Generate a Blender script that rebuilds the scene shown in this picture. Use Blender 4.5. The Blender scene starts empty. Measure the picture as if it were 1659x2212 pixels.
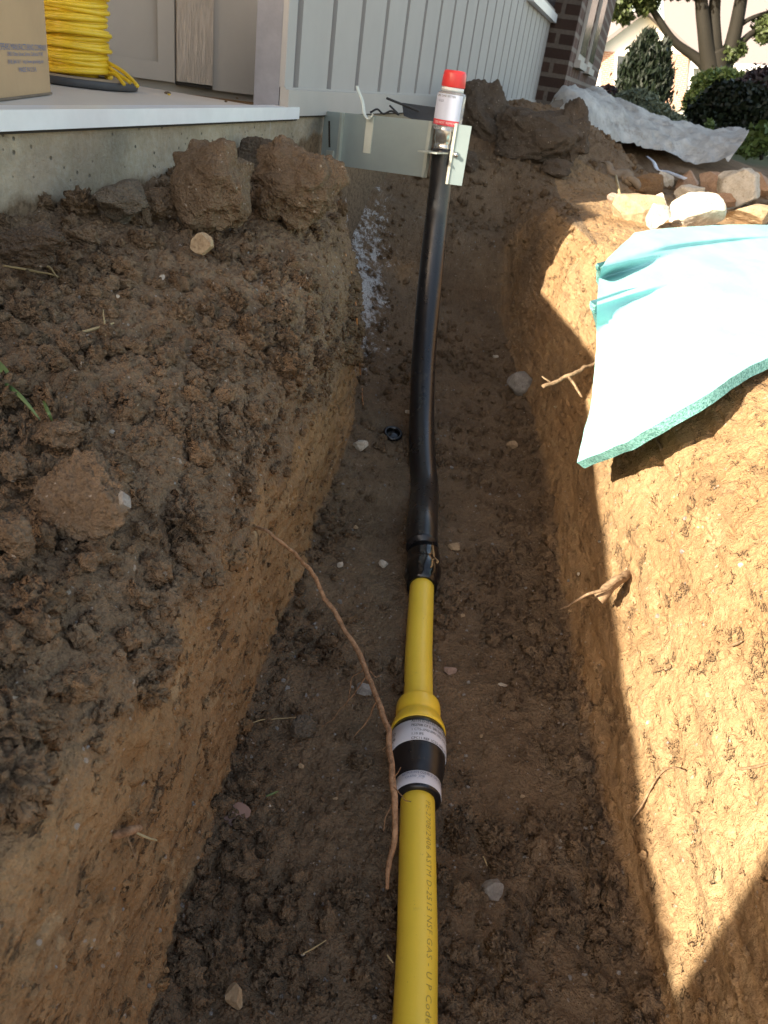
import bpy, math, random
import numpy as np
from mathutils import Vector, Matrix
from mathutils.bvhtree import BVHTree

# ---------------------------------------------------------------- units
# 1 unit of the numbers below = S metres (gas pipe 33 mm, brick course 70 mm)
S = 0.55
TH = math.radians(30.0); CR, SR = 0.9885, 0.1512; FPX = 1650.0
CAMZ = 1.03
C0 = np.array([0.0, 0.0, CAMZ])
FW = np.array([0, math.cos(TH), -math.sin(TH)])
R0 = np.array([1.0, 0, 0]); U0 = np.array([0, math.sin(TH), math.cos(TH)])
IR = CR*R0 + SR*U0            # image right
IU = -SR*R0 + CR*U0           # image up

scene = bpy.context.scene
cam = bpy.data.cameras.new('camera'); camo = bpy.data.objects.new('camera', cam)
scene.collection.objects.link(camo); scene.camera = camo
cam.sensor_fit = 'VERTICAL'; cam.sensor_height = 36; cam.lens = 36*FPX/2212
cam.clip_start = 0.02; cam.clip_end = 2000
m = Matrix.Identity(4)
for i in range(3):
    m[i][0] = IR[i]; m[i][1] = IU[i]; m[i][2] = -FW[i]; m[i][3] = C0[i]*S
camo.matrix_world = m
cam.dof.use_dof = True; cam.dof.focus_distance = 1.35*S; cam.dof.aperture_fstop = 22.0

SUN_E = math.radians(26.5); SUN_AZ = math.radians(50)      # az: degrees off -Y toward -X
sdir = Vector((-math.sin(SUN_AZ)*math.cos(SUN_E), -math.cos(SUN_AZ)*math.cos(SUN_E), math.sin(SUN_E)))
w = bpy.data.worlds.new('World'); scene.world = w; w.use_nodes = True
nt = w.node_tree; bg = nt.nodes['Background']
sky = nt.nodes.new('ShaderNodeTexSky'); sky.sky_type = 'NISHITA'; sky.sun_disc = False
sky.sun_elevation = SUN_E; sky.sun_rotation = math.atan2(sdir.x, sdir.y)
sky.air_density = 1.0; sky.dust_density = 2.0; sky.ozone_density = 0.6
tint = nt.nodes.new('ShaderNodeMix'); tint.data_type = 'RGBA'; tint.blend_type = 'MULTIPLY'; tint.inputs[0].default_value = 1
tint.inputs[7].default_value = (1.17, 1.0, .82, 1); nt.links.new(sky.outputs[0], tint.inputs[6]); nt.links.new(tint.outputs[2], bg.inputs[0]); bg.inputs[1].default_value = 0.15
sl = bpy.data.lights.new('sun', 'SUN'); slo = bpy.data.objects.new('sun', sl); scene.collection.objects.link(slo)
sl.energy = 5.0; sl.angle = math.radians(0.6); sl.color = (1.0, 0.90, 0.73)
slo.rotation_euler = sdir.to_track_quat('Z', 'Y').to_euler()
scene.view_settings.view_transform = 'Standard'; scene.view_settings.look = 'None'
scene.view_settings.exposure = 1.75; scene.view_settings.gamma = 1.0

rng = np.random.default_rng(7); random.seed(7)

# ---------------------------------------------------------------- helpers
def ray(x, y):
    d = (x-829.5)*IR - (y-1106)*IU + FPX*FW
    return d/np.linalg.norm(d)
def hz(x, y, z): d = ray(x, y); return C0 + d*(z-CAMZ)/d[2]
def hX(x, y, X): d = ray(x, y); return C0 + d*X/d[0]
def hY(x, y, Y): d = ray(x, y); return C0 + d*Y/d[1]
def hP(x, y, p, n):
    d = ray(x, y); p = np.array(p, float); n = np.array(n, float)
    return C0 + d*((p-C0)@n)/(d@n)
def hD(x, y, dep): d = ray(x, y); return C0 + d*dep/(d@FW)
def depth(p): return (np.array(p)-C0)@FW
def unit(v): v = np.array(v, float); return v/np.linalg.norm(v)

def empty(name, loc, label, cat, group=None, kind=None):
    o = bpy.data.objects.new(name, None); scene.collection.objects.link(o)
    o.location = [float(c)*S for c in loc]; o['label'] = label; o['category'] = cat
    o['_o'] = [float(c) for c in loc]
    if group: o['group'] = group
    if kind: o['kind'] = kind
    return o

def mk(name, V, F, mat, parent=None, label=None, cat=None, group=None, kind=None, smooth=True, origin=None):
    """V: (n,3) in units; F: faces (list, or (n,k) array)"""
    V = np.asarray(V, dtype=np.float64)
    if parent is not None: org = np.array(parent['_o'])
    elif origin is not None: org = np.array(origin, float)
    else: org = np.array([(V[:, 0].min()+V[:, 0].max())/2, (V[:, 1].min()+V[:, 1].max())/2, V[:, 2].min()])
    L = (V-org)*S
    me = bpy.data.meshes.new(name)
    if isinstance(F, np.ndarray):
        n, k = F.shape
        me.vertices.add(len(L)); me.vertices.foreach_set('co', L.astype(np.float32).ravel())
        me.loops.add(n*k); me.loops.foreach_set('vertex_index', F.astype(np.int32).ravel())
        me.polygons.add(n); me.polygons.foreach_set('loop_start', (np.arange(n)*k).astype(np.int32))
        me.update(calc_edges=True)
    else:
        me.from_pydata([tuple(v) for v in L], [], [tuple(f) for f in F]); me.update()
    me.polygons.foreach_set('use_smooth', [smooth]*len(me.polygons))
    if mat: me.materials.append(mat)
    o = bpy.data.objects.new(name, me); scene.collection.objects.link(o)
    if parent is not None:
        o.parent = parent
        o['_o'] = [float(c) for c in org]
    else:
        o.location = [float(c)*S for c in org]; o['_o'] = [float(c) for c in org]
    if label: o['label'] = label
    if cat: o['category'] = cat
    if group: o['group'] = group
    if kind: o['kind'] = kind
    return o

class MB:
    def __init__(s): s.V = []; s.F = []
    def add(s, V, F):
        n = len(s.V); s.V += [tuple(map(float, v)) for v in V]; s.F += [tuple(int(i)+n for i in f) for f in F]; return s
    def box(s, o, a, b, c):
        """box from corner o with edge vectors a,b,c"""
        o, a, b, c = (np.array(t, float) for t in (o, a, b, c))
        V = [o, o+a, o+a+b, o+b, o+c, o+a+c, o+a+b+c, o+b+c]
        F = [(3, 2, 1, 0), (4, 5, 6, 7), (0, 1, 5, 4), (1, 2, 6, 5), (2, 3, 7, 6), (3, 0, 4, 7)]
        if np.dot(np.cross(a, b), c) < 0: F = [f[::-1] for f in F]
        return s.add(V, F)
    def prism(s, P, d):
        P = [np.array(p, float) for p in P]; d = np.array(d, float); n = len(P)
        V = P+[p+d for p in P]
        F = [tuple(range(n))[::-1], tuple(range(n, 2*n))]+[(i, (i+1) % n, n+(i+1) % n, n+i) for i in range(n)]
        return s.add(V, F)
    def tube(s, P, R, seg=10, cap=True):
        V, F = tube(P, R, seg, cap); return s.add(V, F)
    def build(s, name, mat, parent=None, smooth=False, **k):
        return mk(name, s.V, s.F, mat, parent, smooth=smooth, **k)

def tube(P, R, seg=10, cap=True, squash=1.0, tan=None):
    P = np.array(P, float); n = len(P); R = np.broadcast_to(np.array(R, float), (n,))
    T = np.gradient(P, axis=0) if tan is None else np.tile(np.array(tan, float), (n, 1))
    T /= np.linalg.norm(T, axis=1)[:, None]+1e-12
    u = np.cross(T[0], [0, 0, 1.0])
    if np.linalg.norm(u) < 1e-3: u = np.cross(T[0], [0, 1.0, 0])
    u = unit(u); V = []
    for i in range(n):
        u = unit(u-T[i]*(u@T[i])); v = np.cross(T[i], u)
        a = np.arange(seg)*2*math.pi/seg
        V.append(P[i]+R[i]*(np.cos(a)[:, None]*u+squash*np.sin(a)[:, None]*v))
    V = np.concatenate(V); F = []
    for i in range(n-1):
        for j in range(seg):
            k = (j+1) % seg; F.append((i*seg+j, i*seg+k, (i+1)*seg+k, (i+1)*seg+j))
    if cap: F.append(tuple(range(seg))[::-1]); F.append(tuple(range((n-1)*seg, n*seg)))
    return V, F

def crom(P, n=8):
    P = np.array(P, float); Q = np.vstack([2*P[0]-P[1], P, 2*P[-1]-P[-2]]); out = []
    for i in range(1, len(Q)-2):
        for t in np.arange(n)/n:
            a, b, c, d = Q[i-1:i+3]
            out.append(.5*((2*b)+(c-a)*t+(2*a-5*b+4*c-d)*t*t+(3*b-a-3*c+d)*t**3))
    out.append(P[-1]); return np.array(out)

# --- numpy noise
def _h(i, j, k, s):
    x = (i.astype(np.int64)*374761393+j.astype(np.int64)*668265263+k.astype(np.int64)*2147483647+s*1442695041) & 0xffffffff
    x = ((x ^ (x >> 13))*1274126177) & 0xffffffff
    x = ((x ^ (x >> 15))*2246822519) & 0xffffffff
    return ((x ^ (x >> 16)) & 0xffffff)/16777215.0
def vn(P, f, s=0):
    Q = P*f; I = np.floor(Q); T = Q-I; T = T*T*(3-2*T); I = I.astype(np.int64); r = 0
    for a in (0, 1):
        wa = T[:, 0] if a else 1-T[:, 0]
        for b in (0, 1):
            wb = T[:, 1] if b else 1-T[:, 1]
            for c in (0, 1):
                wc = T[:, 2] if c else 1-T[:, 2]
                r = r+wa*wb*wc*_h(I[:, 0]+a, I[:, 1]+b, I[:, 2]+c, s)
    return r*2-1
def fbm(P, f, o=4, s=0, g=.5):
    r = 0; a = 1; t = 0
    for i in range(o): r = r+a*vn(P+i*3.7, f*2.03**i, s+i); t += a; a *= g
    return r/t
def wor(P, f, s=0):
    Q = P*f; I = np.floor(Q).astype(np.int64); T = Q-I; best = np.full(len(P), 9.0)
    for a in (-1, 0, 1):
        for b in (-1, 0, 1):
            for c in (-1, 0, 1):
                i, j, k = I[:, 0]+a, I[:, 1]+b, I[:, 2]+c
                d = (a+_h(i, j, k, s)-T[:, 0])**2+(b+_h(i, j, k, s+11)-T[:, 1])**2+(c+_h(i, j, k, s+23)-T[:, 2])**2
                best = np.minimum(best, d)
    return np.sqrt(best)
def sst(a, b, x): t = np.clip((x-a)/(b-a), 0, 1); return t*t*(3-2*t)

# --- icospheres
_ico = {}
def ico(n):
    if n in _ico: return _ico[n]
    t = (1+5**.5)/2
    V = [(-1, t, 0), (1, t, 0), (-1, -t, 0), (1, -t, 0), (0, -1, t), (0, 1, t), (0, -1, -t), (0, 1, -t), (t, 0, -1), (t, 0, 1), (-t, 0, -1), (-t, 0, 1)]
    F = [(0, 11, 5), (0, 5, 1), (0, 1, 7), (0, 7, 10), (0, 10, 11), (1, 5, 9), (5, 11, 4), (11, 10, 2), (10, 7, 6), (7, 1, 8), (3, 9, 4), (3, 4, 2), (3, 2, 6), (3, 6, 8), (3, 8, 9), (4, 9, 5), (2, 4, 11), (6, 2, 10), (8, 6, 7), (9, 8, 1)]
    V = [unit(v) for v in V]
    for _ in range(n):
        d = {}; G = []
        def mid(a, b):
            k = (min(a, b), max(a, b))
            if k not in d: V.append(unit(V[a]+V[b])); d[k] = len(V)-1
            return d[k]
        for a, b, c in F:
            x, y, z = mid(a, b), mid(b, c), mid(c, a); G += [(a, x, z), (b, y, x), (c, z, y), (x, y, z)]
        F = G
    _ico[n] = (np.array(V), np.array(F)); return _ico[n]

# ---------------------------------------------------------------- materials
def newmat(name, rough=.8, col=(.5, .5, .5), metal=0, spec=.5):
    m = bpy.data.materials.new(name); m.use_nodes = True
    b = m.node_tree.nodes['Principled BSDF']
    b.inputs['Base Color'].default_value = (*col, 1); b.inputs['Roughness'].default_value = rough
    b.inputs['Metallic'].default_value = metal; b.inputs['Specular IOR Level'].default_value = spec
    return m, m.node_tree, b
class N:
    """small node helper"""
    def __init__(s, nt):
        s.nt = nt; s.tc = nt.nodes.new('ShaderNodeTexCoord').outputs['Object']
    def n(s, t, **k):
        x = s.nt.nodes.new(t)
        for a, b in k.items(): setattr(x, a, b)
        return x
    def L(s, a, b): s.nt.links.new(a, b)
    def map(s, sc, co=None):
        x = s.n('ShaderNodeMapping'); x.inputs['Scale'].default_value = sc; s.L(co or s.tc, x.inputs[0]); return x.outputs[0]
    def noise(s, sc, det=4, rough=.6, co=None, dist=0):
        x = s.n('ShaderNodeTexNoise'); x.inputs['Scale'].default_value = sc; x.inputs['Detail'].default_value = det
        x.inputs['Roughness'].default_value = rough; x.inputs['Distortion'].default_value = dist
        s.L(co or s.tc, x.inputs['Vector']); return x.outputs['Fac']
    def vor(s, sc, feature='F1', co=None, out='Distance'):
        x = s.n('ShaderNodeTexVoronoi', feature=feature); x.inputs['Scale'].default_value = sc
        s.L(co or s.tc, x.inputs['Vector']); return x.outputs[out]
    def rng(s, v, a, b, c=0, d=1):
        x = s.n('ShaderNodeMapRange'); x.inputs[1].default_value = a; x.inputs[2].default_value = b
        x.inputs[3].default_value = c; x.inputs[4].default_value = d; s.L(v, x.inputs[0]); return x.outputs[0]
    def mix(s, f, a, b, mode='MIX'):
        x = s.n('ShaderNodeMix', data_type='RGBA', blend_type=mode)
        for v, i in ((f, 0), (a, 6), (b, 7)):
            if isinstance(v, (int, float)): x.inputs[i].default_value = v
            elif isinstance(v, tuple): x.inputs[i].default_value = (*v, 1)
            else: s.L(v, x.inputs[i])
        return x.outputs[2]
    def math(s, op, a, b=0):
        x = s.n('ShaderNodeMath', operation=op)
        for v, i in ((a, 0), (b, 1)):
            if isinstance(v, (int, float)): x.inputs[i].default_value = v
            else: s.L(v, x.inputs[i])
        return x.outputs[0]
    def attr(s, name): x = s.n('ShaderNodeAttribute', attribute_name=name); return x.outputs['Fac']
    def bump(s, h, st=.5, dist=.002, prev=None):
        x = s.n('ShaderNodeBump'); x.inputs['Strength'].default_value = st; x.inputs['Distance'].default_value = dist
        s.L(h, x.inputs['Height'])
        if prev: s.L(prev, x.inputs['Normal'])
        return x.outputs[0]

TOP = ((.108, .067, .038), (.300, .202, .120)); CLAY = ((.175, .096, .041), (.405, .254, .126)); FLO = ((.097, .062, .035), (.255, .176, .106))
def soilmat(name, pal=None, zoned=False, grit=True, bumps=1.0, scale=1.0):
    m, nt, b = newmat(name, .93, spec=.25); g = N(nt)
    n1 = g.noise(9*scale, 5, .65); n2 = g.noise(60*scale, 4, .7); n3 = g.noise(420*scale, 3, .7)
    f = g.math('ADD', g.math('MULTIPLY', n1, .45), g.math('ADD', g.math('MULTIPLY', n2, .35), g.math('MULTIPLY', n3, .45)))
    f = g.rng(f, .42, .84)
    if zoned:
        cl = g.attr('clay'); fl = g.attr('floor'); wh = g.attr('white'); gr = g.attr('grass'); sdy_lit = g.attr('sandy_lit')
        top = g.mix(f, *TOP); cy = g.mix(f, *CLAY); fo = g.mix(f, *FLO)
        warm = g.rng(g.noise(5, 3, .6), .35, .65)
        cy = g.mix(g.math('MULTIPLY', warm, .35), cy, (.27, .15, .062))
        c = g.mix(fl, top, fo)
        edge = g.rng(g.math('ADD', cl, g.math('MULTIPLY', g.math('SUBTRACT', g.noise(22, 6, .8), .5), 1.9)), .30, .75)
        c = g.mix(edge, c, cy)
        c = g.mix(g.math('MULTIPLY', sdy_lit, .5), c, g.mix(f, (.30, .185, .095), (.52, .37, .205)))  # paler mix brightens the right face as its sunlight would
        dry = g.rng(g.noise(6, 5, .7), .50, .64); c = g.mix(g.math('MULTIPLY', g.math('MULTIPLY', dry, fl), .55), c, g.mix(n3, (.13, .092, .056), (.28, .205, .135)))
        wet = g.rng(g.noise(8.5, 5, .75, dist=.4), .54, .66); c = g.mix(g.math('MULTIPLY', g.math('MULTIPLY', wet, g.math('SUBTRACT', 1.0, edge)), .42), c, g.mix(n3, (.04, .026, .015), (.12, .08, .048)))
        # dark bands and pits on the cut faces
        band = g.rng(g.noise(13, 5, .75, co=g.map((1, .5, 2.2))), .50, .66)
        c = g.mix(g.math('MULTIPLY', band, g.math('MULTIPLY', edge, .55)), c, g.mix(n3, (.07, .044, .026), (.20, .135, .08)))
        sand = g.rng(g.noise(17, 5, .8, dist=.5), .57, .68)
        c = g.mix(g.math('MULTIPLY', sand, g.math('MULTIPLY', edge, .6)), c, (.47, .34, .19))
        pit = g.rng(g.noise(75, 4, .75, co=g.map((1, .45, .8))), .58, .66)
        c = g.mix(g.math('MULTIPLY', pit, g.math('MULTIPLY', edge, g.math('SUBTRACT', .75, g.math('MULTIPLY', sdy_lit, .45)))), c, (.065, .042, .025))
        wn = g.rng(g.math('ADD', wh, g.math('MULTIPLY', g.math('SUBTRACT', g.noise(38, 8, .85), .5), 2.6)), .55, .75)
        wf = g.math('MULTIPLY', wn, g.rng(wh, .02, .3))
        c = g.mix(wf, c, g.mix(g.rng(n3, .35, .65), (.34, .33, .31), (.74, .73, .71)))
        gc = g.mix(n2, (.035, .05, .02), (.12, .13, .06))
        c = g.mix(gr, c, gc)
    else:
        c = g.mix(f, *pal)
    if grit:
        v = g.n('ShaderNodeTexVoronoi'); v.inputs['Scale'].default_value = 170*scale; g.L(g.tc, v.inputs['Vector'])
        sel = g.math('MULTIPLY', g.math('LESS_THAN', v.outputs['Distance'], .26), g.math('GREATER_THAN', g.noise(95*scale, 2, .5), .63))
        c = g.mix(g.math('MULTIPLY', sel, .8), c, (.36, .30, .24))
    g.L(c, b.inputs['Base Color'])
    h = g.math('ADD', g.math('MULTIPLY', n2, 1.2), g.math('MULTIPLY', n3, .6))
    h = g.math('ADD', h, g.math('MULTIPLY', g.noise(1100*scale, 2, .6), .2))
    gran = g.math('ADD', g.math('MULTIPLY', g.math('SUBTRACT', .6, g.vor(260*scale)), .9), g.math('MULTIPLY', g.math('SUBTRACT', .6, g.vor(620*scale)), .45))
    if zoned:
        gran = g.math('MULTIPLY', gran, g.math('SUBTRACT', 1.0, g.math('MULTIPLY', cl, .85)))
        scrape = g.noise(120, 4, .7, co=g.map((1, .14, .9))); h = g.math('ADD', h, g.math('MULTIPLY', g.math('MULTIPLY', scrape, cl), 1.3))
        h = g.math('SUBTRACT', h, g.math('MULTIPLY', g.math('MULTIPLY', pit, cl), 1.2))
    h = g.math('ADD', h, gran)
    g.L(g.bump(h, .9*bumps, .004), b.inputs['Normal'])
    return m
M = {}
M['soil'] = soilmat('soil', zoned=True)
M['crumb'] = soilmat('crumb_soil', pal=((.055, .037, .024), (.165, .115, .078)))
M['clod'] = soilmat('clod_soil', pal=((.085, .056, .034), (.260, .184, .118)))
M['clod_grey'] = soilmat('grey_clod', pal=((.08, .064, .048), (.21, .17, .125)))
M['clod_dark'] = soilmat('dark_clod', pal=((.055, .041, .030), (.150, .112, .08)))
M['clay_clod'] = soilmat('clay_clod', pal=((.150, .085, .045), (.33, .20, .10)))
def stone(name, a, b_, rough=.75):
    m, nt, b = newmat(name, rough, spec=.35); g = N(nt)
    f = g.math('ADD', g.math('MULTIPLY', g.noise(40, 5, .7), .6), g.math('MULTIPLY', g.noise(300, 3, .7), .4))
    c = g.mix(g.rng(f, .36, .66), a, b_)
    sp = g.rng(g.noise(120, 3, .7), .60, .68); c = g.mix(g.math('MULTIPLY', sp, .5), c, (.10, .07, .045))
    g.L(c, b.inputs['Base Color']); g.L(g.bump(f, .6, .003), b.inputs['Normal']); return m
M['st_tan'] = stone('tan_stone', (.24, .16, .09), (.45, .34, .21))
M['st_white'] = stone('pale_stone', (.34, .29, .22), (.58, .52, .43))
M['st_rust'] = stone('rusty_stone', (.22, .12, .07), (.40, .26, .16))
M['st_grey'] = stone('grey_stone', (.15, .135, .12), (.30, .28, .25))
M['st_pink'] = stone('pinkish_stone', (.22, .15, .12), (.38, .28, .23))

def simple(name, col, rough=.5, metal=0, spec=.5, var=.12, nsc=30, bump=.0, bsc=200):
    m, nt, b = newmat(name, rough, col, metal, spec); g = N(nt)
    f = g.noise(nsc, 5, .65)
    c2 = tuple(max(0, x*(1-var*2)) for x in col)
    g.L(g.mix(g.rng(f, .3, .7), c2, col), b.inputs['Base Color'])
    if bump: g.L(g.bump(g.noise(bsc, 3, .6), bump, .002), b.inputs['Normal'])
    return m
def pipemat(name, col, rough):
    m, nt, b = newmat(name, rough, col); g = N(nt)
    f = g.noise(12, 4, .7); d = g.rng(g.noise(60, 6, .8), .62, .78)
    c = g.mix(g.rng(f, .3, .7), tuple(x*.93 for x in col), col)
    c = g.mix(g.math('MULTIPLY', d, .35), c, (.20, .14, .08)); sp = g.rng(g.noise(330, 3, .8), .68, .72); c = g.mix(g.math('MULTIPLY', sp, .6), c, (.12, .08, .045))
    sc = g.rng(g.noise(55, 5, .8, co=g.map((1, .06, 1))), .60, .72); c = g.mix(g.math('MULTIPLY', sc, .18), c, (.35, .30, .22))
    g.L(c, b.inputs['Base Color']); g.L(g.rng(g.noise(45, 4, .7), .3, .7, rough*.8, min(1, rough*1.25)), b.inputs['Roughness'])
    g.L(g.bump(g.noise(300, 2, .5), .05, .001), b.inputs['Normal'])
    return m
M['yellow'] = pipemat('yellow_polyethylene', (.88, .64, .06), .38)
M['yellow2'] = pipemat('yellow_fitting', (.90, .62, .05), .32)
M['black'] = pipemat('black_coating', (.012, .012, .014), .30)
M['blackgloss'] = pipemat('black_gloss', (.008, .008, .009), .14)
M['blackrub'] = simple('black_rubber', (.016, .016, .017), .6)
M['red'] = simple('red_plastic', (.62, .035, .035), .38, var=.08)
M['ink'] = simple('black_ink', (.03, .028, .025), .6)
M['inkfade'] = simple('faded_ink', (.44, .33, .06), .5)
M['inkblue'] = simple('blue_ink', (.13, .17, .30), .7)
M['redband'] = simple('red_print', (.65, .04, .06), .5)
M['white_print'] = simple('white_print', (.75, .72, .72), .5)
def label_mat():
    m, nt, b = newmat('label_paper', .45); g = N(nt)
    f = g.rng(g.noise(70, 5, .75), .60, .68)
    g.L(g.mix(g.math('MULTIPLY', f, .5), (.62, .62, .66), (.20, .16, .13)), b.inputs['Base Color']); return m
M['label'] = label_mat()
M['galv'] = simple('painted_steel', (.31, .37, .375), .38, .3, var=.07, nsc=12, bump=.03)
M['galvlt'] = simple('steel_edge', (.48, .52, .48), .35, .4, var=.1)
M['metal'] = simple('bright_metal', (.55, .55, .56), .22, .9)
M['strap'] = simple('white_strap', (.55, .57, .50), .5, var=.05)
def plastic_clear():
    m, nt, b = newmat('clear_sleeve', .08, (.80, .80, .82)); b.inputs['Transmission Weight'].default_value = .75; b.inputs['IOR'].default_value = 1.3
    return m
M['clear'] = plastic_clear()
M['wire'] = simple('yellow_wire', (.80, .55, .03), .30, var=.06)
M['copper'] = simple('orange_wire', (.55, .22, .06), .4)
def foam():
    m, nt, b = newmat('green_foam', .8, (.24, .55, .55), spec=.3); g = N(nt)
    f = g.noise(14, 3, .5, co=g.map((1, .25, 1)), dist=1.0); f2 = g.noise(500, 2, .6)
    c = g.mix(g.rng(f, .3, .7), (.23, .47, .48), (.29, .55, .55))
    # soil specks caught in the fold
    sp = g.math('MULTIPLY', g.rng(g.noise(230, 3, .8), .655, .67), g.attr('dirt'))
    c = g.mix(sp, c, (.03, .045, .03))
    g.L(c, b.inputs['Base Color']); g.L(g.bump(g.math('ADD', f2, g.noise(40, 3, .6)), .25, .002), b.inputs['Normal']); return m
M['foam'] = foam()
def foamedge():
    m, nt, b = newmat('foam_edge', .9, spec=.2); g = N(nt)
    f = g.noise(420, 3, .8)
    g.L(g.mix(g.rng(f, .35, .62), (.04, .13, .12), (.22, .46, .43)), b.inputs['Base Color'])
    g.L(g.bump(f, .8, .003), b.inputs['Normal']); return m
M['foamedge'] = foamedge()
def root_mat(name, a, b_):
    m, nt, b = newmat(name, .8, spec=.3); g = N(nt)
    f = g.noise(160, 5, .75)
    g.L(g.mix(g.rng(f, .35, .65), a, b_), b.inputs['Base Color']); g.L(g.bump(f, .6, .002), b.inputs['Normal']); return m
M['root'] = root_mat('root_bark', (.15, .08, .04), (.42, .25, .14))
M['rootdark'] = root_mat('dry_root', (.12, .075, .04), (.33, .22, .13))
M['straw'] = simple('straw', (.42, .32, .16), .7)
M['blade'] = simple('green_blade', (.10, .16, .05), .5)
M['leaf'] = simple('dry_leaf', (.30, .18, .14), .6)
def concrete():
    m, nt, b = newmat('concrete', .9, spec=.2); g = N(nt)
    n1 = g.noise(7, 5, .7); n2 = g.noise(130, 4, .75); n3 = g.noise(500, 2, .6)
    c = g.mix(g.rng(n1, .35, .65), (.27, .225, .155), (.42, .355, .26))
    c = g.mix(g.math('MULTIPLY', g.rng(n2, .40, .65), .6), c, (.40, .37, .31))
    pit = g.rng(g.math('ADD', g.vor(75), g.math('MULTIPLY', g.noise(25, 4, .7), .35)), .25, .33); c = g.mix(pit, (.11, .10, .08), c)
    c = g.mix(g.math('MULTIPLY', g.rng(g.noise(9, 6, .8), .45, .62), .45), c, (.20, .165, .115))
    # damp stains and lime runs
    st = g.rng(g.noise(4.2, 4, .6, dist=.6), .52, .64); c = g.mix(g.math('MULTIPLY', st, .6), c, (.075, .08, .085))
    run = g.rng(g.noise(16, 4, .7, co=g.map((3, 3, .28))), .66, .72); c = g.mix(g.math('MULTIPLY', run, .5), c, (.50, .54, .60))
    c = g.mix(g.math('MULTIPLY', g.rng(g.math('ADD', g.attr('buried'), g.math('SUBTRACT', g.noise(14, 5, .7), .5)), .25, .5), .95), c, g.mix(g.rng(n2, .35, .65), (.08, .052, .03), (.22, .155, .095)))
    wh = g.attr('white'); wn = g.math('MULTIPLY', g.rng(g.math('ADD', wh, g.math('SUBTRACT', g.noise(30, 5, .75), .5)), .55, .66), g.rng(wh, .02, .2))
    c = g.mix(wn, c, (.62, .61, .60))
    g.L(c, b.inputs['Base Color']); g.L(g.bump(g.math('ADD', n2, g.math('MULTIPLY', pit, .6)), .8, .004), b.inputs['Normal']); return m
M['concrete'] = concrete()
def paint(name, col, grain=0):
    m, nt, b = newmat(name, .6, col, spec=.3); g = N(nt)
    if grain:
        f = g.noise(22, 5, .7, co=g.map((9, 9, .9)), dist=.8)
        c = g.mix(g.rng(f, .35, .65), tuple(x*.72 for x in col), col); g.L(g.bump(f, .9, .006), b.inputs['Normal'])
    else:
        f = g.noise(6, 5, .7); dr = g.rng(g.noise(90, 5, .8), .64, .74)
        c = g.mix(g.rng(f, .3, .7), tuple(x*.90 for x in col), col); c = g.mix(g.math('MULTIPLY', dr, .25), c, (.25, .2, .15))
        g.L(g.bump(g.noise(80, 3, .5), .08, .002), b.inputs['Normal'])
    g.L(c, b.inputs['Base Color']); return m
M['siding'] = paint('siding_paint', (.38, .37, .36)); M['trim'] = paint('trim_paint', (.41, .39, .365)); M['grain'] = paint('rough_board', (.56, .50, .44), 1)
M['groove'] = simple('groove_dark', (.27, .27, .30), .8)  # backing seen in the grooves, darker than the panels
M['nosing'] = simple('white_vinyl', (.74, .77, .80), .35, var=.06, nsc=18)
M['porch'] = paint('porch_panel', (.64, .59, .53))
M['dark'] = simple('gap_shade', (.03, .025, .02), .9)  # near-black colour in place of the shade in gaps and slots
def brick(name, sc, a=(.085, .046, .035), b2=(.14, .078, .06), mo=(.26, .22, .19), ms=.12, axes='XZ'):
    m, nt, b = newmat(name, .9, spec=.2); g = N(nt)
    sp = g.n('ShaderNodeSeparateXYZ'); g.L(g.tc, sp.inputs[0]); cb = g.n('ShaderNodeCombineXYZ')
    g.L(sp.outputs[axes[0]], cb.inputs[0]); g.L(sp.outputs[axes[1]], cb.inputs[1])
    t = g.n('ShaderNodeTexBrick'); t.inputs['Scale'].default_value = sc; t.inputs['Mortar Size'].default_value = ms*.1
    t.inputs['Brick Width'].default_value = .215; t.inputs['Row Height'].default_value = .072; t.inputs['Bias'].default_value = 0
    t.inputs['Color1'].default_value = (*a, 1); t.inputs['Color2'].default_value = (*b2, 1); t.inputs['Mortar'].default_value = (*mo, 1)
    g.L(cb.outputs[0], t.inputs['Vector']); n = g.noise(60, 4, .7)
    g.L(g.mix(g.math('MULTIPLY', g.rng(n, .3, .7), .4), t.outputs['Color'], tuple(x*.5 for x in a)), b.inputs['Base Color'])
    g.L(g.bump(g.math('SUBTRACT', g.math('MULTIPLY', n, .3), t.outputs['Fac']), .6, .006), b.inputs['Normal']); return m
M['brick_side'] = brick('brick_side', 1.0, axes='YZ'); M['brick_end_shade'] = brick('brick_end_shade', 1.0, a=(.035, .022, .018), b2=(.06, .036, .028), mo=(.12, .10, .085))  # end wall: same brick and mortar, darkened to carry its shade
M['brick_far'] = brick('brick_far', 1.0, a=(.42, .20, .13), b2=(.5, .27, .18), mo=(.6, .5, .42))
M['card'] = simple('cardboard', (.44, .30, .165), .85, var=.07, nsc=9, bump=.1, bsc=120)
M['flange_top'] = simple('fibre_board', (.36, .28, .19), .85); M['flange'] = simple('dark_flange', (.07, .07, .075), .6)
def cloth():
    m, nt, b = newmat('woven_fabric', .8, spec=.3); g = N(nt)
    n1 = g.noise(4, 5, .7); wv = g.noise(18, 5, .75, dist=1.2); c = g.mix(g.rng(n1, .35, .65), (.34, .33, .31), (.54, .53, .50))
    d = g.rng(g.noise(11, 5, .75), .55, .72); c = g.mix(g.math('MULTIPLY', d, .65), c, (.19, .155, .12))
    g.L(c, b.inputs['Base Color']); g.L(g.bump(wv, .9, .02), b.inputs['Normal']); return m
M['cloth'] = cloth()
M['cloth_brown'] = simple('dirty_fabric', (.20, .155, .11), .9, var=.2, bump=.4)
M['bark'] = root_mat('tree_bark', (.004, .0035, .0025), (.018, .015, .009))
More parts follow.
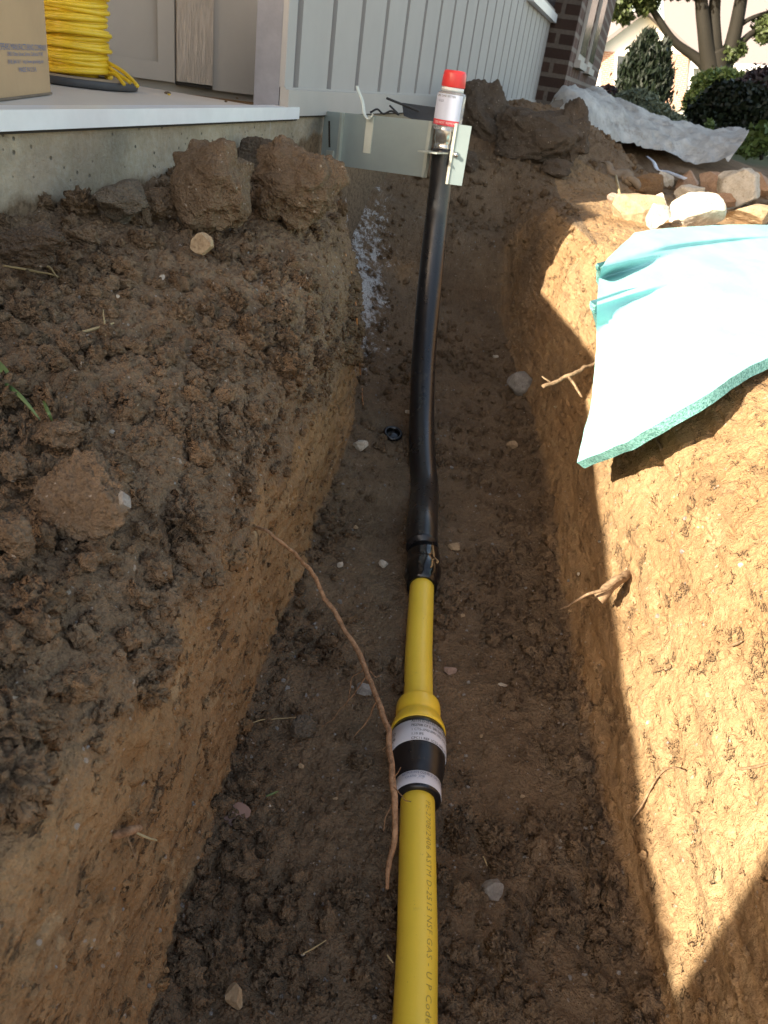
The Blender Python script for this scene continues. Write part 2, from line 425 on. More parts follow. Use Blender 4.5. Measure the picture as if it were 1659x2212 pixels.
def leafmat(name, a, b_):
    m, nt, b = newmat(name, .55, spec=.3); g = N(nt)
    oi = g.n('ShaderNodeNewGeometry'); f = g.noise(3, 3, .6); f2 = g.math('ADD', g.math('MULTIPLY', oi.outputs['Random Per Island'], .6), g.math('MULTIPLY', f, .5))
    g.L(g.mix(f2, a, b_), b.inputs['Base Color']); b.inputs['Transmission Weight'].default_value = 0; return m
M['lf_dark'] = leafmat('dark_needles', (.003, .006, .003), (.010, .018, .007)); M['lf_mid'] = leafmat('green_leaves', (.025, .05, .015), (.09, .14, .04))
M['lf_grey'] = leafmat('grey_leaves', (.06, .085, .06), (.17, .20, .14)); M['lf_tree'] = leafmat('tree_leaves', (.015, .025, .008), (.06, .08, .025))
M['lf_red'] = leafmat('dark_red_leaves', (.012, .010, .012), (.045, .03, .035))
M['housew'] = simple('white_gable', (.90, .88, .83), .8, var=.05, nsc=2); M['roof'] = simple('shingle', (.22, .19, .185), .9, var=.15, nsc=40, bump=.5, bsc=60)
M['glass'] = simple('window_glass', (.05, .06, .07), .12)

# ---------------------------------------------------------------- house layout (2-D)
W = np.array([math.sin(math.radians(12.1)), math.cos(math.radians(12.1)), 0.]); PN = np.array([W[1], -W[0], 0.])   # along wall, outward
ZP = .875                                    # porch / foundation top
A0 = hz(705, 232, ZP)                        # point on the foundation line
def wallX(Y): return A0[0]+(Y-A0[1])*W[0]/W[1]
def onwall(x, y, off=0): return hP(x, y, A0+PN*off, PN)

# ---------------------------------------------------------------- terrain
def prof(Y):
    wx = wallX(min(max(Y, -2), 30.))
    keys = {
     -1.0: dict(L=[(-.50,.64),(-.36,.60),(-.27,.55),(-.225,.48),(-.215,.35),(-.21,.12),(-.19,.02)], R=[(.44,.02),(.475,.10),(.53,.30),(.585,.44),(.665,.575),(.80,.615)]),
      .30: dict(L=[(-.50,.62),(-.36,.575),(-.27,.535),(-.225,.475),(-.212,.35),(-.205,.12),(-.19,.02)], R=[(.445,.02),(.475,.10),(.53,.30),(.585,.44),(.665,.575),(.80,.615)]),
     1.00: dict(L=[(-.50,.635),(-.38,.605),(-.28,.565),(-.225,.495),(-.208,.35),(-.200,.12),(-.19,.02)], R=[(.43,.02),(.46,.10),(.51,.30),(.56,.45),(.66,.58),(.80,.615)]),
     1.60: dict(L=[(-.50,.67),(-.38,.65),(-.25,.61),(-.185,.535),(-.172,.37),(-.175,.12),(-.17,.02)], R=[(.435,.02),(.47,.10),(.52,.30),(.57,.45),(.66,.58),(.80,.615)]),
     2.15: dict(L=[(-.50,.71),(-.40,.70),(-.27,.66),(-.20,.56),(-.175,.38),(-.155,.12),(-.15,.02)], R=[(.465,.02),(.50,.10),(.54,.30),(.58,.47),(.65,.575),(.80,.615)]),
     2.60: dict(L=[(-.50,.73),(-.42,.72),(-.33,.68),(-.27,.58),(-.235,.40),(-.20,.15),(-.17,.03)], R=[(.47,.03),(.50,.12),(.54,.32),(.57,.48),(.63,.60),(.80,.615)]),
     2.95: dict(L=[(-.56,.30),(-.47,.26),(-.40,.22),(-.34,.17),(-.28,.13),(-.22,.08),(-.17,.05)], R=[(.44,.05),(.47,.14),(.51,.34),(.54,.49),(.59,.60),(.80,.615)]),
     3.45: dict(L=[(-.52,.38),(-.42,.36),(-.36,.33),(-.30,.30),(-.24,.25),(-.18,.21),(-.12,.18)], R=[(.38,.12),(.41,.20),(.44,.38),(.47,.51),(.53,.60),(.80,.615)]),
     3.85: dict(L=[(-.50,.66),(-.42,.64),(-.34,.60),(-.28,.56),(-.22,.52),(-.16,.49),(-.10,.46)], R=[(.36,.42),(.40,.46),(.44,.50),(.48,.54),(.55,.58),(.80,.62)]),
     4.30: dict(L=[(-.50,.80),(-.42,.78),(-.30,.75),(-.20,.72),(-.10,.70),(-.02,.68),(.05,.67)], R=[(.40,.66),(.44,.66),(.48,.65),(.52,.64),(.60,.63),(.80,.63)]),
    }
    ks = sorted(keys); Yc = min(max(Y, ks[0]), ks[-1])
    for a, b in zip(ks, ks[1:]):
        if a <= Yc <= b: break
    t = (Yc-a)/(b-a); t = t*t*(3-2*t)
    lerp = lambda p, q: (p[0]*(1-t)+q[0]*t, p[1]*(1-t)+q[1]*t)
    L = [lerp(p, q) for p, q in zip(keys[a]['L'], keys[b]['L'])]; R = [lerp(p, q) for p, q in zip(keys[a]['R'], keys[b]['R'])]
    x0 = L[-1][0]; x1 = R[0][0]; z0 = (L[-1][1]+R[0][1])/2
    zfl = max(0, z0-.02)
    wl = min(wx, -.55); zw = L[0][1]+.02 if Y > 2.7 else L[0][1]+.03
    P = [(-250, .6), (-4, .6), (wl-.35, zw), (wl-.02, zw)]+L+[(x0+.07, zfl), ((x0+x1)/2, zfl-.004), (x1-.07, zfl)]+R+[(1.0, .615), (1.8, .62), (4, .62), (250, .62)]
    return P
cnt = [3, 8, 40, 60, 52, 44, 34, 50, 66, 36, 30, 70, 70, 34, 30, 70, 56, 62, 50, 60, 110, 40, 14]
rows = [-8, -4, -2, -1.2]; y = -.8
while y < .2: rows.append(y); y += .02
while y < 6.5: rows.append(y); y += .0032*math.sqrt(y*y+.45)
while y < 500: rows.append(y); y += .05+(y-6.4)*.06
rows = np.array(rows)
P0 = np.array([prof(v) for v in rows])                      # rows x K x 2
K = P0.shape[1]; cols = []
for k in range(K-1):
    t = np.arange(cnt[k])/cnt[k]
    cols.append(P0[:, k, None, :]*(1-t)[None, :, None]+P0[:, k+1, None, :]*t[None, :, None])
cols.append(P0[:, -1:, :]); G = np.concatenate(cols, axis=1)
ker = np.exp(-np.linspace(-2, 2, 33)**2); ker /= ker.sum()
a0, a1 = 60, G.shape[1]-60
for c in (0, 1):
    H = G[:, :, c].copy()
    for i in range(len(rows)): H[i] = np.convolve(np.pad(G[i, :, c], 16, mode='edge'), ker, mode='valid')
    G[:, a0:a1, c] = H[:, a0:a1]
nr, nc = G.shape[:2]
B = np.stack([G[:, :, 0], np.repeat(rows[:, None], nc, 1), G[:, :, 1]], axis=2)
# mounds: spoil against the siding behind the riser, the fabric bank, and the heap behind the photographer
def mound(x, y, cx, cy, rx, ry, h): return h*np.exp(-(((x-cx)/rx)**2+((y-cy)/ry)**2)**1.3)
X_, Y_ = B[:, :, 0], B[:, :, 1]
B[:, :, 2] += np.where(Y_ > 3.0, mound(X_, Y_, .28, 5.0, .55, .55, .26)+mound(X_, Y_, .85, 5.3, .40, .55, .19)+mound(X_, Y_, 1.5, 7.6, 1.2, .8, .22), 0)
B[:, :, 2] += np.where((Y_ < 1.9) & (B[:, :, 2] < .1), .012*np.exp(-((X_-.115)/.055)**2), 0)
B[:, :, 2] += mound(X_, Y_, 1.3, 3.6, .9, .45, .035)
dY = np.gradient(B, axis=0); dX = np.gradient(B, axis=1)
Nn = np.cross(dX, dY); Nn /= np.linalg.norm(Nn, axis=2)[:, :, None]+1e-12
Pf = B.reshape(-1, 3); Nf = Nn.reshape(-1, 3)
z = Pf[:, 2]; x = Pf[:, 0]; yy = Pf[:, 1]
near = (yy < 7) & (yy > -1.3) & (np.abs(x) < 4)
steep = 1-np.clip(Nf[:, 2], 0, 1)
floor_ = sst(.07, .02, z)*sst(.5, .2, steep)*(x > -.4)
floor_ = np.where((yy > 2.7) & (yy < 4.4) & (x < .6), np.maximum(floor_, sst(.55, .3, steep)*.9), floor_)
left = x < .1
clayL = sst(.0, .04, z)*sst(.0, 1.0, (np.interp(yy, [.3, 1.0, 1.8, 2.6], [.59, .50, .43, .37])-z+.09*fbm(Pf, 8, 4, 5))/.22)*sst(.15, .45, steep)
clayR = sst(.02, .06, z)*sst(.2, .5, steep)
clay = np.where(left, clayL, clayR); clay = np.where(yy > 3.75, clay*.2, clay)
clay = np.where((~left) & (x > .6) & (yy < 4.6) & (yy > 1), np.maximum(clay, .75), clay)
clay = np.where((~left) & (x < .52) & (yy > 2.4), clay*(1-.6*sst(2.4, 3.2, yy)*sst(.54, .46, x)), clay)
white = np.exp(-((yy-3.2)/.75)**2)*np.exp(-((x+.26)/.18)**2)*.80
grass = sst(8.5, 10.5, yy); sandy_lit = clay*(x > .25)*(.45+.55*sst(-.3, .3, fbm(Pf, 4, 3, 88)))  # right face: sandy blotches plus paler colour put in for its sunlight
D = np.zeros(len(Pf)); ix = np.where(near)[0]; Q = Pf[ix]
cz = clay[ix]; fz = floor_[ix]; tz = np.clip(1-cz-fz, 0, 1)
big = fbm(Q, 5, 3, 1); med = fbm(Q, 16, 3, 2)
w1 = wor(Q+.01*np.stack([vn(Q, 40, 3), vn(Q, 40, 4), vn(Q, 40, 5)], 1), 34, 7); w2 = wor(Q, 85, 9)
fine = fbm(Q, 130, 3, 12)
w3 = wor(Q, 190, 19); cr = (.62-w1)*.017+(.6-w2)*.011+(.6-w3)*.0050+fine*.0030
gate = .70+.30*sst(-.25, .25, vn(Q, 7, 21))
st = Q*np.array([1.3, .45, .9]); pit = sst(.28, .55, fbm(st, 42, 3, 31)); pit2 = sst(.35, .6, fbm(Q, 95, 2, 33))
scr = fbm(Q*np.array([1, .22, 1.]), 60, 2, 41)
lay = fbm(Q*np.array([.6, .6, 2.2]), 11, 4, 55)
rl = cz*(x[ix] < .1); cz0 = cz; D[ix] = rl*(cr*.30*sst(-.2, .3, fbm(Q, 9, 3, 77))-sst(.25, .5, fbm(Q*np.array([1, .5, .8]), 24, 3, 78))*.012)+big*.018*(1-.3*cz)*(1-.35*fz)+cz*lay*.014+med*(.010*tz+.004*cz+.007*fz)+cr*(tz*gate+fz*.62*gate+cz*.16)-cz*(pit*.010+pit2*.0045)+cz*(scr*.003+fine*.0012)
# a step where crumbly topsoil overhangs the shaved clay face on the left
D[ix] += np.where(left[ix], .005*sst(.40, .50, Q[:, 2]+.05*fbm(Q, 7, 2, 51))*sst(.2, .6, steep[ix]), 0)
Pd = Pf+Nf*D[:, None]
gi = np.arange(nr*nc).reshape(nr, nc)
Fq = np.stack([gi[:-1, :-1].ravel(), gi[:-1, 1:].ravel(), gi[1:, 1:].ravel(), gi[1:, :-1].ravel()], 1)
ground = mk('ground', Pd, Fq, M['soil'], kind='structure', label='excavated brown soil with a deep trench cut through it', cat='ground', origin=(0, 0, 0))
for nm, arr in (('clay', clay), ('floor', floor_), ('white', white), ('grass', grass), ('sandy_lit', sandy_lit)):
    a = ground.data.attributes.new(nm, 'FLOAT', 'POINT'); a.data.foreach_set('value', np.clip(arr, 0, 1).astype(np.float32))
# coarse copy for ray hits
r4 = np.arange(0, nr, 3); c4 = np.arange(0, nc, 3); Bc = Pd.reshape(nr, nc, 3)[np.ix_(r4, c4)]
gj = np.arange(len(r4)*len(c4)).reshape(len(r4), len(c4))
Fc = np.stack([gj[:-1, :-1].ravel(), gj[:-1, 1:].ravel(), gj[1:, 1:].ravel(), gj[1:, :-1].ravel()], 1)
bvh = BVHTree.FromPolygons([tuple(v) for v in Bc.reshape(-1, 3)], [tuple(f) for f in Fc.tolist()])
def ht(px, py):
    d = ray(px, py); loc, n, i, dd = bvh.ray_cast(Vector(C0), Vector(d))
    if loc is None: return hz(px, py, .65), np.array([0, 0, 1.])
    n = np.array(n); n = n if n[2] > -.05 else n
    return np.array(loc), n
def down(x, y):
    loc, n, i, dd = bvh.ray_cast(Vector((x, y, 3)), Vector((0, 0, -1))); return (np.array(loc) if loc else np.array([x, y, .65]))

# ---------------------------------------------------------------- loose crumbs (nobody could count them)
def scatter(name, n, wts, smin, smax, power, mat, lab, lift=.2, sub=1, seed=3, flat=.8):
    r = np.random.default_rng(seed); area = np.linalg.norm(np.cross(dX, dY), axis=2).ravel()
    dist = np.sqrt((Pf**2*np.array([1, 1, 0])).sum(1)+.3)
    p = np.where((yy > .15) & (yy < 6.2) & (x > -1.1) & (x < 2.6), wts*area, 0)/dist**1.1; p /= p.sum()
    I = r.choice(len(Pf), n, p=p); V0, F0 = ico(sub); nv = len(V0)
    u = r.random(n); sz = smin*(smax/smin)**(u**power)
    sc = sz[:, None]*(.65+.7*r.random((n, 3))); q = r.normal(size=(n, 4)); q /= np.linalg.norm(q, axis=1)[:, None]
    a, b, c, d = q.T
    Rm = np.stack([1-2*(c*c+d*d), 2*(b*c-a*d), 2*(b*d+a*c), 2*(b*c+a*d), 1-2*(b*b+d*d), 2*(c*d-a*b), 2*(b*d-a*c), 2*(c*d+a*b), 1-2*(b*b+c*c)], 1).reshape(n, 3, 3)
    base = V0[None]*(1+.28*r.normal(size=(n, nv, 1)).clip(-1.5, 1.5))
    V = np.einsum('nij,nvj->nvi', Rm, base*sc[:, None, :])
    V += (Pd[I]+Nf[I]*(sz*lift)[:, None])[:, None, :]
    F = (F0[None]+(np.arange(n)*nv)[:, None, None]).reshape(-1, 3)
    ob = mk(name, V.reshape(-1, 3), F, mat, label=lab, cat='loose soil', kind='stuff', origin=(0, 0, 0), smooth=sub > 1)
    for nm, arr in (('clay', clay), ('floor', floor_), ('white', white*.8), ('sandy_lit', sandy_lit)):
        a = ob.data.attributes.new(nm, 'FLOAT', 'POINT'); a.data.foreach_set('value', np.repeat(np.clip(arr[I], 0, 1), nv).astype(np.float32))
    return ob
tw = np.clip(1-1.5*clay-floor_, 0, 1)*(.35+sst(-.2, .4, vn(Pf, 5, 61)))
foot = np.exp(-((x+.165)/.035)**2)+np.exp(-((x-.42)/.035)**2)
scatter('soil_crumbs', 32000, tw+.45*floor_*(.3+sst(-.1, .4, vn(Pf, 4, 62)))+.16*clay, .0016, .0065, 2.0, M['soil'], 'fine brown soil crumbs over the trench banks and floor', seed=3, sub=1)
scatter('coarse_crumbs', 6800, tw*(.1+sst(-.1, .4, vn(Pf, 6, 65)))+.55*floor_*(.08+sst(0, .4, vn(Pf, 5, 62))+.8*foot), .006, .018, 2.2, M['soil'], 'coarse brown soil crumbs over the trench banks and floor', seed=8, sub=2)
scatter('soil_lumps', 560, tw+.30*floor_*(.1+sst(0, .5, vn(Pf, 4, 63))), .012, .030, 2.2, M['soil'], 'small rounded lumps of soil lying over the banks', seed=4, sub=3)
scatter('grit', 2600, .35*tw+.8*floor_+.06*clay, .0010, .0040, 2.5, M['st_grey'], 'pale grit specks in the soil', seed=5, sub=1)

# ---------------------------------------------------------------- clods and stones
def rock(name, label, cat, px, py, wp, hp, seed, mat, rough=.5, cuts=5, sub=4, group=None, deep=.8, off=.0, dep=None, grain=1.0, tilt=0, parent=None):
    r = np.random.default_rng(seed)
    if dep is None:
        p, n = ht(px, py+hp*.40); dep = depth(p)-off-(.0 if wp == 218*1.04 else .10 if wp > 180 else .03 if wp > 60 else .0)*(1 if cat == 'clod' else .2)
    c = hD(px, py, dep); k = dep/FPX
    V0, F0 = ico(sub); V = V0.copy()
    # planar cuts give broken facets
    for _ in range(cuts+5 if rough > .6 else cuts+9):
        n = unit(r.normal(size=3)); h = (.40+.35*r.random()) if rough in (.6, .5, .45) and cat == 'stone' else (.58 if rough > .6 else .52)+.28*r.random(); d = V@n; V = V-np.outer(np.maximum(d-h, 0)*(1.0 if rough < .6 else .9), n)
    o = r.random(3)*50
    V = V*(1+(.55 if cat == 'clod' else min(rough, .8)*.30)*fbm(V+o, 1.5, 3, seed))[:, None]
    nrm = V/np.linalg.norm(V, axis=1)[:, None]
    rad = (wp*k+hp*k)/4
    V = V+nrm*(rough*(.13*(.55-wor(V+o, 5.5, seed))+.06*(.55-wor(V+o, 13, seed+5))+.08*fbm(V+o, 9, 3, seed+3))*grain)[:, None]
    ext = np.abs(V).max(0); V = V/ext
    ct, s_ = math.cos(tilt), math.sin(tilt); a = IR*ct+IU*s_; b = -IR*s_+IU*ct
    Wd = V[:, :1]*a*wp*k/2+V[:, 1:2]*b*hp*k/2+V[:, 2:]*(-FW)*rad*deep
    return mk(name, c+Wd, F0, mat, parent, label=label if parent is None else None, cat=cat if parent is None else None, group=group, smooth=(rough > .45))
CL = [
 ('soil_clod', 'large flat-faced grey-brown clod leaning on the concrete wall, a sunlit spot near its bottom', 446, 392, 192, 200, 11, 'clod', .42, 7, 5),
 ('soil_clod', 'biggest rounded crumbly clod, on the bank corner just below the grey bracket', 648, 402, 214, 180, 12, 'clod', .9, 3, 5),
 ('soil_clod', 'small dark clod wedged under the left end of the grey bracket', 660, 324, 92, 44, 13, 'clod_dark', .8, 4, 4),
 ('soil_clod', 'brown slab clod behind, between the two largest clods by the concrete', 558, 336, 110, 66, 14, 'clod_dark', .8, 4, 4),
 ('soil_clod', 'flat grey pointed slab of earth leaning on the concrete, left of the largest flat-faced clod', 258, 440, 120, 104, 15, 'clod_grey', .4, 7, 4),
 ('soil_clod', 'thin dark shard of earth between the grey slab and the large flat-faced clod', 342, 440, 76, 72, 16, 'clod', .6, 6, 4),
 ('soil_clod', 'small round brown clod below the thin shard', 312, 472, 42, 44, 17, 'clod', .8, 3, 4),
 ('soil_clod', 'long brown lump on the soil at the foot of the concrete wall', 186, 512, 90, 44, 18, 'clod', .7, 4, 4),
 ('soil_clod', 'dark crumbly heap of earth at the photo left edge under the concrete', 50, 530, 190, 84, 19, 'clod_dark', .9, 2, 5),
 ('soil_clod', 'big crumbly upright clod with a pale pebble in its side, low on the left bank', 172, 1088, 224, 196, 20, 'clod', 1.0, 2, 5),
 ('soil_clod', 'flat cap of earth lying on top of the upright crumbly clod', 124, 938, 128, 66, 21, 'clod', .8, 4, 4),
 ('soil_clod', 'rough lump of earth at the left edge beside the upright crumbly clod', 22, 1165, 96, 84, 22, 'clod', .9, 3, 4),
 ('soil_clod', 'small lump of earth right of the foot of the upright crumbly clod', 306, 1148, 50, 44, 23, 'clod', .8, 3, 4),
 ('soil_clod', 'small grey lump of earth above the left foot of the upright clod', 28, 1010, 60, 60, 24, 'clod', .9, 3, 4),
 ('soil_clod', 'round lump of earth under the foot of the upright clod', 196, 1212, 60, 44, 25, 'clod', .9, 3, 4),
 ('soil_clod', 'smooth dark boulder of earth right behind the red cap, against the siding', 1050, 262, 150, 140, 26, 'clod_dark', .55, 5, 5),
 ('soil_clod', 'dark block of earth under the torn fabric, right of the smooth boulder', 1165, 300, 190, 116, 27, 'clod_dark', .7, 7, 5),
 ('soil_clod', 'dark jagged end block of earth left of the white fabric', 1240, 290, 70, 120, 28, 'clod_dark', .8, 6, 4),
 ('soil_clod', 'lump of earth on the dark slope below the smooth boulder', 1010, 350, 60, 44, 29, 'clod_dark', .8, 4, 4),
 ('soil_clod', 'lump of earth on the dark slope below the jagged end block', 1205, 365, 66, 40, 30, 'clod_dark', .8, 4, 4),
]
for nm, lab, px, py, wp, hp, sd, mt, ro, cu, sb in CL:
    far = px > 950
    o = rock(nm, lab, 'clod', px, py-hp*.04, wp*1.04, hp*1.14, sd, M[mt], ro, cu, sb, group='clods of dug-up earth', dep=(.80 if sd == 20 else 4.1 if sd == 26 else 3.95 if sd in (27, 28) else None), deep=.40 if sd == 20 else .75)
    if sd == 20:
        q = empty('pebble', hD(270, 1080, depth(np.array(o['_o']))-.07), 'pale round pebble stuck in the side of the upright crumbly clod', 'pebble', group='pebbles in the trench')
        rock('stone', None, None, 268, 1082, 30, 46, 301, M['st_grey'], .2, 2, 3, dep=depth(np.array(q['_o'])), parent=q)
ST = [
 ('tan rounded stone on the left bank just below the flat-faced clod', 440, 526, 56, 52, 41, 'st_tan', .35),
 ('large tan boulder, leftmost of the sunlit stones above the green sheet', 1378, 447, 104, 66, 42, 'st_tan', .3),
 ('small blocky pale stone standing beside the tan boulder', 1415, 470, 58, 50, 43, 'st_white', .5),
 ('narrow pale stone upright behind the small blocky stone', 1424, 440, 34, 40, 44, 'st_white', .5),
 ('large white flat stone in the middle of the sunlit stones touching the green sheet', 1496, 460, 124, 62, 45, 'st_white', .35),
 ('brownish white stone behind the large white flat stone', 1492, 425, 66, 42, 46, 'st_white', .4),
 ('rusty yellow stone on the far edge of the sunlit bank', 1488, 396, 56, 48, 47, 'st_rust', .5),
 ('reddish brown round stone on the far edge of the sunlit bank', 1548, 398, 78, 52, 48, 'st_rust', .45),
 ('tall pointed white stone with a dark shaded side', 1602, 410, 96, 88, 49, 'st_white', .6),
 ('brown stone at the right photo edge behind the pointed white stone', 1646, 404, 50, 50, 50, 'st_rust', .5),
 ('pale brown stone at the right photo edge just above the green sheet', 1622, 462, 110, 44, 51, 'st_tan', .45),
 ('small pale stone on the bank edge left of the rusty yellow stone', 1436, 388, 38, 30, 52, 'st_white', .5),
 ('low brown stone below the reddish brown round stone', 1560, 436, 66, 30, 53, 'st_rust', .5),
 ('clayey sand lump behind the tan boulder', 1402, 402, 80, 40, 54, 'clay_clod', .7),
 ('small reddish pebble on the sunlit bank corner', 1327, 426, 28, 16, 55, 'st_pink', .4),
 ('pale triangular stone sticking up from the shaded trench floor right of the black riser', 1128, 826, 66, 62, 56, 'st_grey', .7),
 ('crusty light brown stone on the trench floor left of the fitting', 652, 1570, 62, 56, 57, 'clod_grey', .7),
 ('rough rounded stone half sunk in the floor right of the yellow pipe', 1060, 1920, 56, 52, 58, 'st_grey', .5),
 ('smooth pale egg-shaped pebble on the trench floor left of the pipe', 508, 2154, 44, 62, 59, 'st_tan', .12),
 ('flat oval brown pebble right of the black coupling', 981, 1181, 30, 20, 60, 'st_tan', .15),
 ('round pale pebble on the floor below the triangular stone', 1106, 962, 26, 20, 61, 'st_tan', .15),
 ('pinkish oval pebble right of the thin yellow pipe', 972, 1448, 30, 22, 62, 'st_pink', .15),
 ('greenish grey stone on the bank under the long root', 790, 1490, 40, 32, 63, 'st_grey', .4),
 ('pale broken chunk of mortar at the bottom of the white-stained slope', 778, 962, 42, 30, 64, 'st_white', .6),
 ('pale pebble on crumbly soil low at the left', 62, 1288, 26, 22, 65, 'st_tan', .2),
 ('upper of two white pebbles beside the crossed straws', 194, 730, 20, 18, 66, 'st_grey', .2),
 ('lower of two white pebbles beside the crossed straws', 196, 748, 22, 20, 67, 'st_grey', .2),
 ('flat brown stone on the floor at the foot of the left cut, by the leaf', 520, 1660, 40, 30, 68, 'clod', .5),
 ('white chalky pebble left of the black coupling', 828, 1218, 22, 20, 69, 'st_white', .6),
 ('pale chip of stone left of the two white pebbles', 75, 640, 34, 26, 70, 'st_grey', .5),
]
for lab, px, py, wp, hp, sd, mt, ro in ST:
    big = wp > 45
    if px > 1300 and py < 500: wp *= 1.12; hp *= 1.2; mt = mt if sd in (45, 46, 49, 52) else {'st_rust': 'st_rust', 'st_tan': 'st_tan'}.get(mt, mt)
    rock('stone' if big else 'pebble', lab, 'stone' if big else 'pebble', px, py, wp, hp, sd, M[mt], ro, 8 if ro > .3 else 3, 4 if wp > 24 else 3, off=(.065 if sd == 41 else 0),
         group='stones on the sunlit bank' if (px > 1300 and py < 500) else 'pebbles in the trench', deep=.7, tilt=(.3 if sd == 49 else 0), grain=.5)
r_ = np.random.default_rng(99)
SM = [(697,1952,12,14),(650,1655,14,14),(560,2005,12,16),(735,1300,14,12),(768,1140,12,12),(880,890,12,9),(612,1470,12,10),(1000,1330,12,10),(1085,1480,22,10),(1215,1475,10,10),(1040,1590,8,8),(1250,1240,9,8),(1010,1700,10,8),(1130,1720,14,10),(1180,2010,12,10),(1085,2150,14,12),(1000,2110,10,9),(580,1740,12,10),(545,1905,12,12),(540,1960,20,12),(655,2060,12,10),(400,2110,10,10),(725,1725,12,8),(1070,770,14,10),(1120,1070,12,9),(1160,960,10,8),(735,1220,14,14),(975,1010,10,8),(1200,880,10,9),(255,640,9,9),(330,1330,14,12),(120,870,12,12),(350,600,14,14),(1420,1330,12,10),(1530,1500,14,12),(1600,1220,12,12),(1480,1120,12,10),(1560,1640,10,10),(1400,1560,10,9)]
for i, (px, py, wp, hp) in enumerate(SM):
    rock('pebble', 'tiny pale pebble among the many scattered over the trench soil', 'pebble', px, py, wp, hp, 400+i, M[['st_grey', 'st_tan', 'st_white'][i % 3]], .3, 3, 2, group='tiny pebbles scattered in the trench', deep=.7)

# ---------------------------------------------------------------- pipe assembly
PXc = .113; PZ = .030; RP = .0276
def py_at(y, x=900):                 # Y on the pipe axis plane for image row y
    return hz(x, y, PZ+.02)[1]
def xoff(Y): return np.interp(Y, [.0, .6, .9, 1.2, 1.6, 1.8], [.136, .131, .121, .112, .110, .105])
line = empty('gas_pipe', (PXc, .5, 0), 'yellow gas pipe with a black transition fitting lying along the trench floor', 'pipe')
def axis(Y0, Y1, n=20): Ys = np.linspace(Y0, Y1, n); return np.stack([xoff(Ys), Ys, np.full(n, PZ)+.004*np.sin(Ys*4)], 1)
Yf0 = py_at(1712); Yf1 = py_at(1500); Yc = py_at(1245)
V, F = tube(axis(-.6, Yf0+.03, 40), RP, 48); mk('lower_pipe', V, F, M['yellow'], line)
V, F = tube(axis(Yf1-.02, Yc+.04, 30), RP, 48); mk('upper_pipe', V, F, M['yellow'], line)
def lathe(pr, name, mat, parent, seg=64):
    """pr: list of (Y, r) along the pipe axis"""
    P = np.array([[xoff(Y), Y, PZ+.004*math.sin(Y*4)] for Y, r in pr]); P = P+np.array([0, 0, .0])
    V, F = tube(P, [r for Y, r in pr], seg, tan=unit([xoff(pr[-1][0]+.05)-xoff(pr[0][0]-.05), pr[-1][0]-pr[0][0]+.1, 0])); return mk(name, V, F, mat, parent, smooth=True)
L = Yf1-Yf0
fy = lambda t: Yf0+t*L          # 0 at the near end of the fitting, 1 at the far collar
lathe([(fy(0), .0285), (fy(0), .0365), (fy(.01), .0375), (fy(.16), .0375), (fy(.17), .0395), (fy(.22), .042), (fy(.30), .0455), (fy(.5), .0480), (fy(.62), .0480), (fy(.66), .0470), (fy(.665), .030)], 'fitting_body', M['black'], line)
lathe([(fy(.025), .0372), (fy(.027), .0384), (fy(.14), .0384), (fy(.142), .037)], 'small_label_band', M['label'], line)
lb = lathe([(fy(.40), .0468), (fy(.402), .0487), (fy(.60), .0489), (fy(.602), .047)], 'label_band', M['label'], line)
lathe([(fy(.655), .030), (fy(.655), .0475), (fy(.66), .0490), (fy(.68), .0490), (fy(.70), .0484), (fy(.77), .0440), (fy(.80), .0405), (fy(.815), .0385), (fy(.83), .0378), (fy(.845), .0388), (fy(.86), .0404), (fy(.90), .0409), (fy(.95), .0406), (fy(.98), .0395), (fy(.993), .037), (fy(1.0), .034), (fy(1.0), .027)], 'yellow_collar', M['yellow2'], line)
# printed text wrapped round cylinders
def textmesh(body, size=1.0, spacing=1.0, lines=1.0, align='LEFT'):
    cu = bpy.data.curves.new('t', 'FONT'); cu.body = body; cu.size = size; cu.space_character = spacing; cu.space_line = lines; cu.align_x = align
    cu.resolution_u = 2; o = bpy.data.objects.new('t', cu); scene.collection.objects.link(o)
    dg = bpy.context.evaluated_depsgraph_get(); me = bpy.data.meshes.new_from_object(o.evaluated_get(dg))
    V = np.zeros(len(me.vertices)*3); me.vertices.foreach_get('co', V); F = [tuple(p.vertices) for p in me.polygons]
    bpy.data.objects.remove(o); bpy.data.meshes.remove(me); return V.reshape(-1, 3), F
def wrap(name, body, size, Yst, ang, rad, mat, along=True, stretch=1.0, parent=line, spacing=1.0, flip=1):
    """along=True: baseline runs along the pipe toward the viewer; else round the band"""
    V, F = textmesh(body, size, spacing)
    if along:
        Y = Yst-V[:, 0]*stretch; th = ang-(V[:, 1]-size*.35)/rad
    else:
        Y = Yst+V[:, 1]*stretch; th = ang-V[:, 0]/rad
    th = np.array(th); Y = np.array(Y)
    P = np.stack([xoff(Y)+rad*np.cos(th), Y, PZ+.004*np.sin(Y*4)+rad*np.sin(th)], 1)
    return mk(name, P, F, mat, parent, smooth=False)
Yt = py_at(1730)
wrap('print', 'PE-2708/2406 ASTM D-2513 NSF GAS - U P Code CEC MC-100 M R 04/21/20 01 27', .0125, Yt, math.radians(62), RP+.0004, M['inkfade'], True, 1.12, spacing=1.12, parent=line)
rl = .0493
for k, (t, ang) in enumerate([('ASTM D-2513/F1924 CAT 1', 106), ('PE2708 CF E  SIR DR9.3', 106), ('1 CTS-.090/.099/.102 VOLTU', 106), ('1.10 IPS', 106), ('CPC11 REF 1CTS-.090/.102  ADR/HEAT/13.60', 106), ('MC. 04513      MC CHARBONNEAU', 106)]):
    wrap('label_print', t, .0066, fy(.575)-k*.0079*1.25, math.radians(ang+6), rl, M['ink'], False, 1.2, parent=line)
wrap('label_print', '70\n06', .011, fy(.50), math.radians(162), rl, M['ink'], False, 1.0)
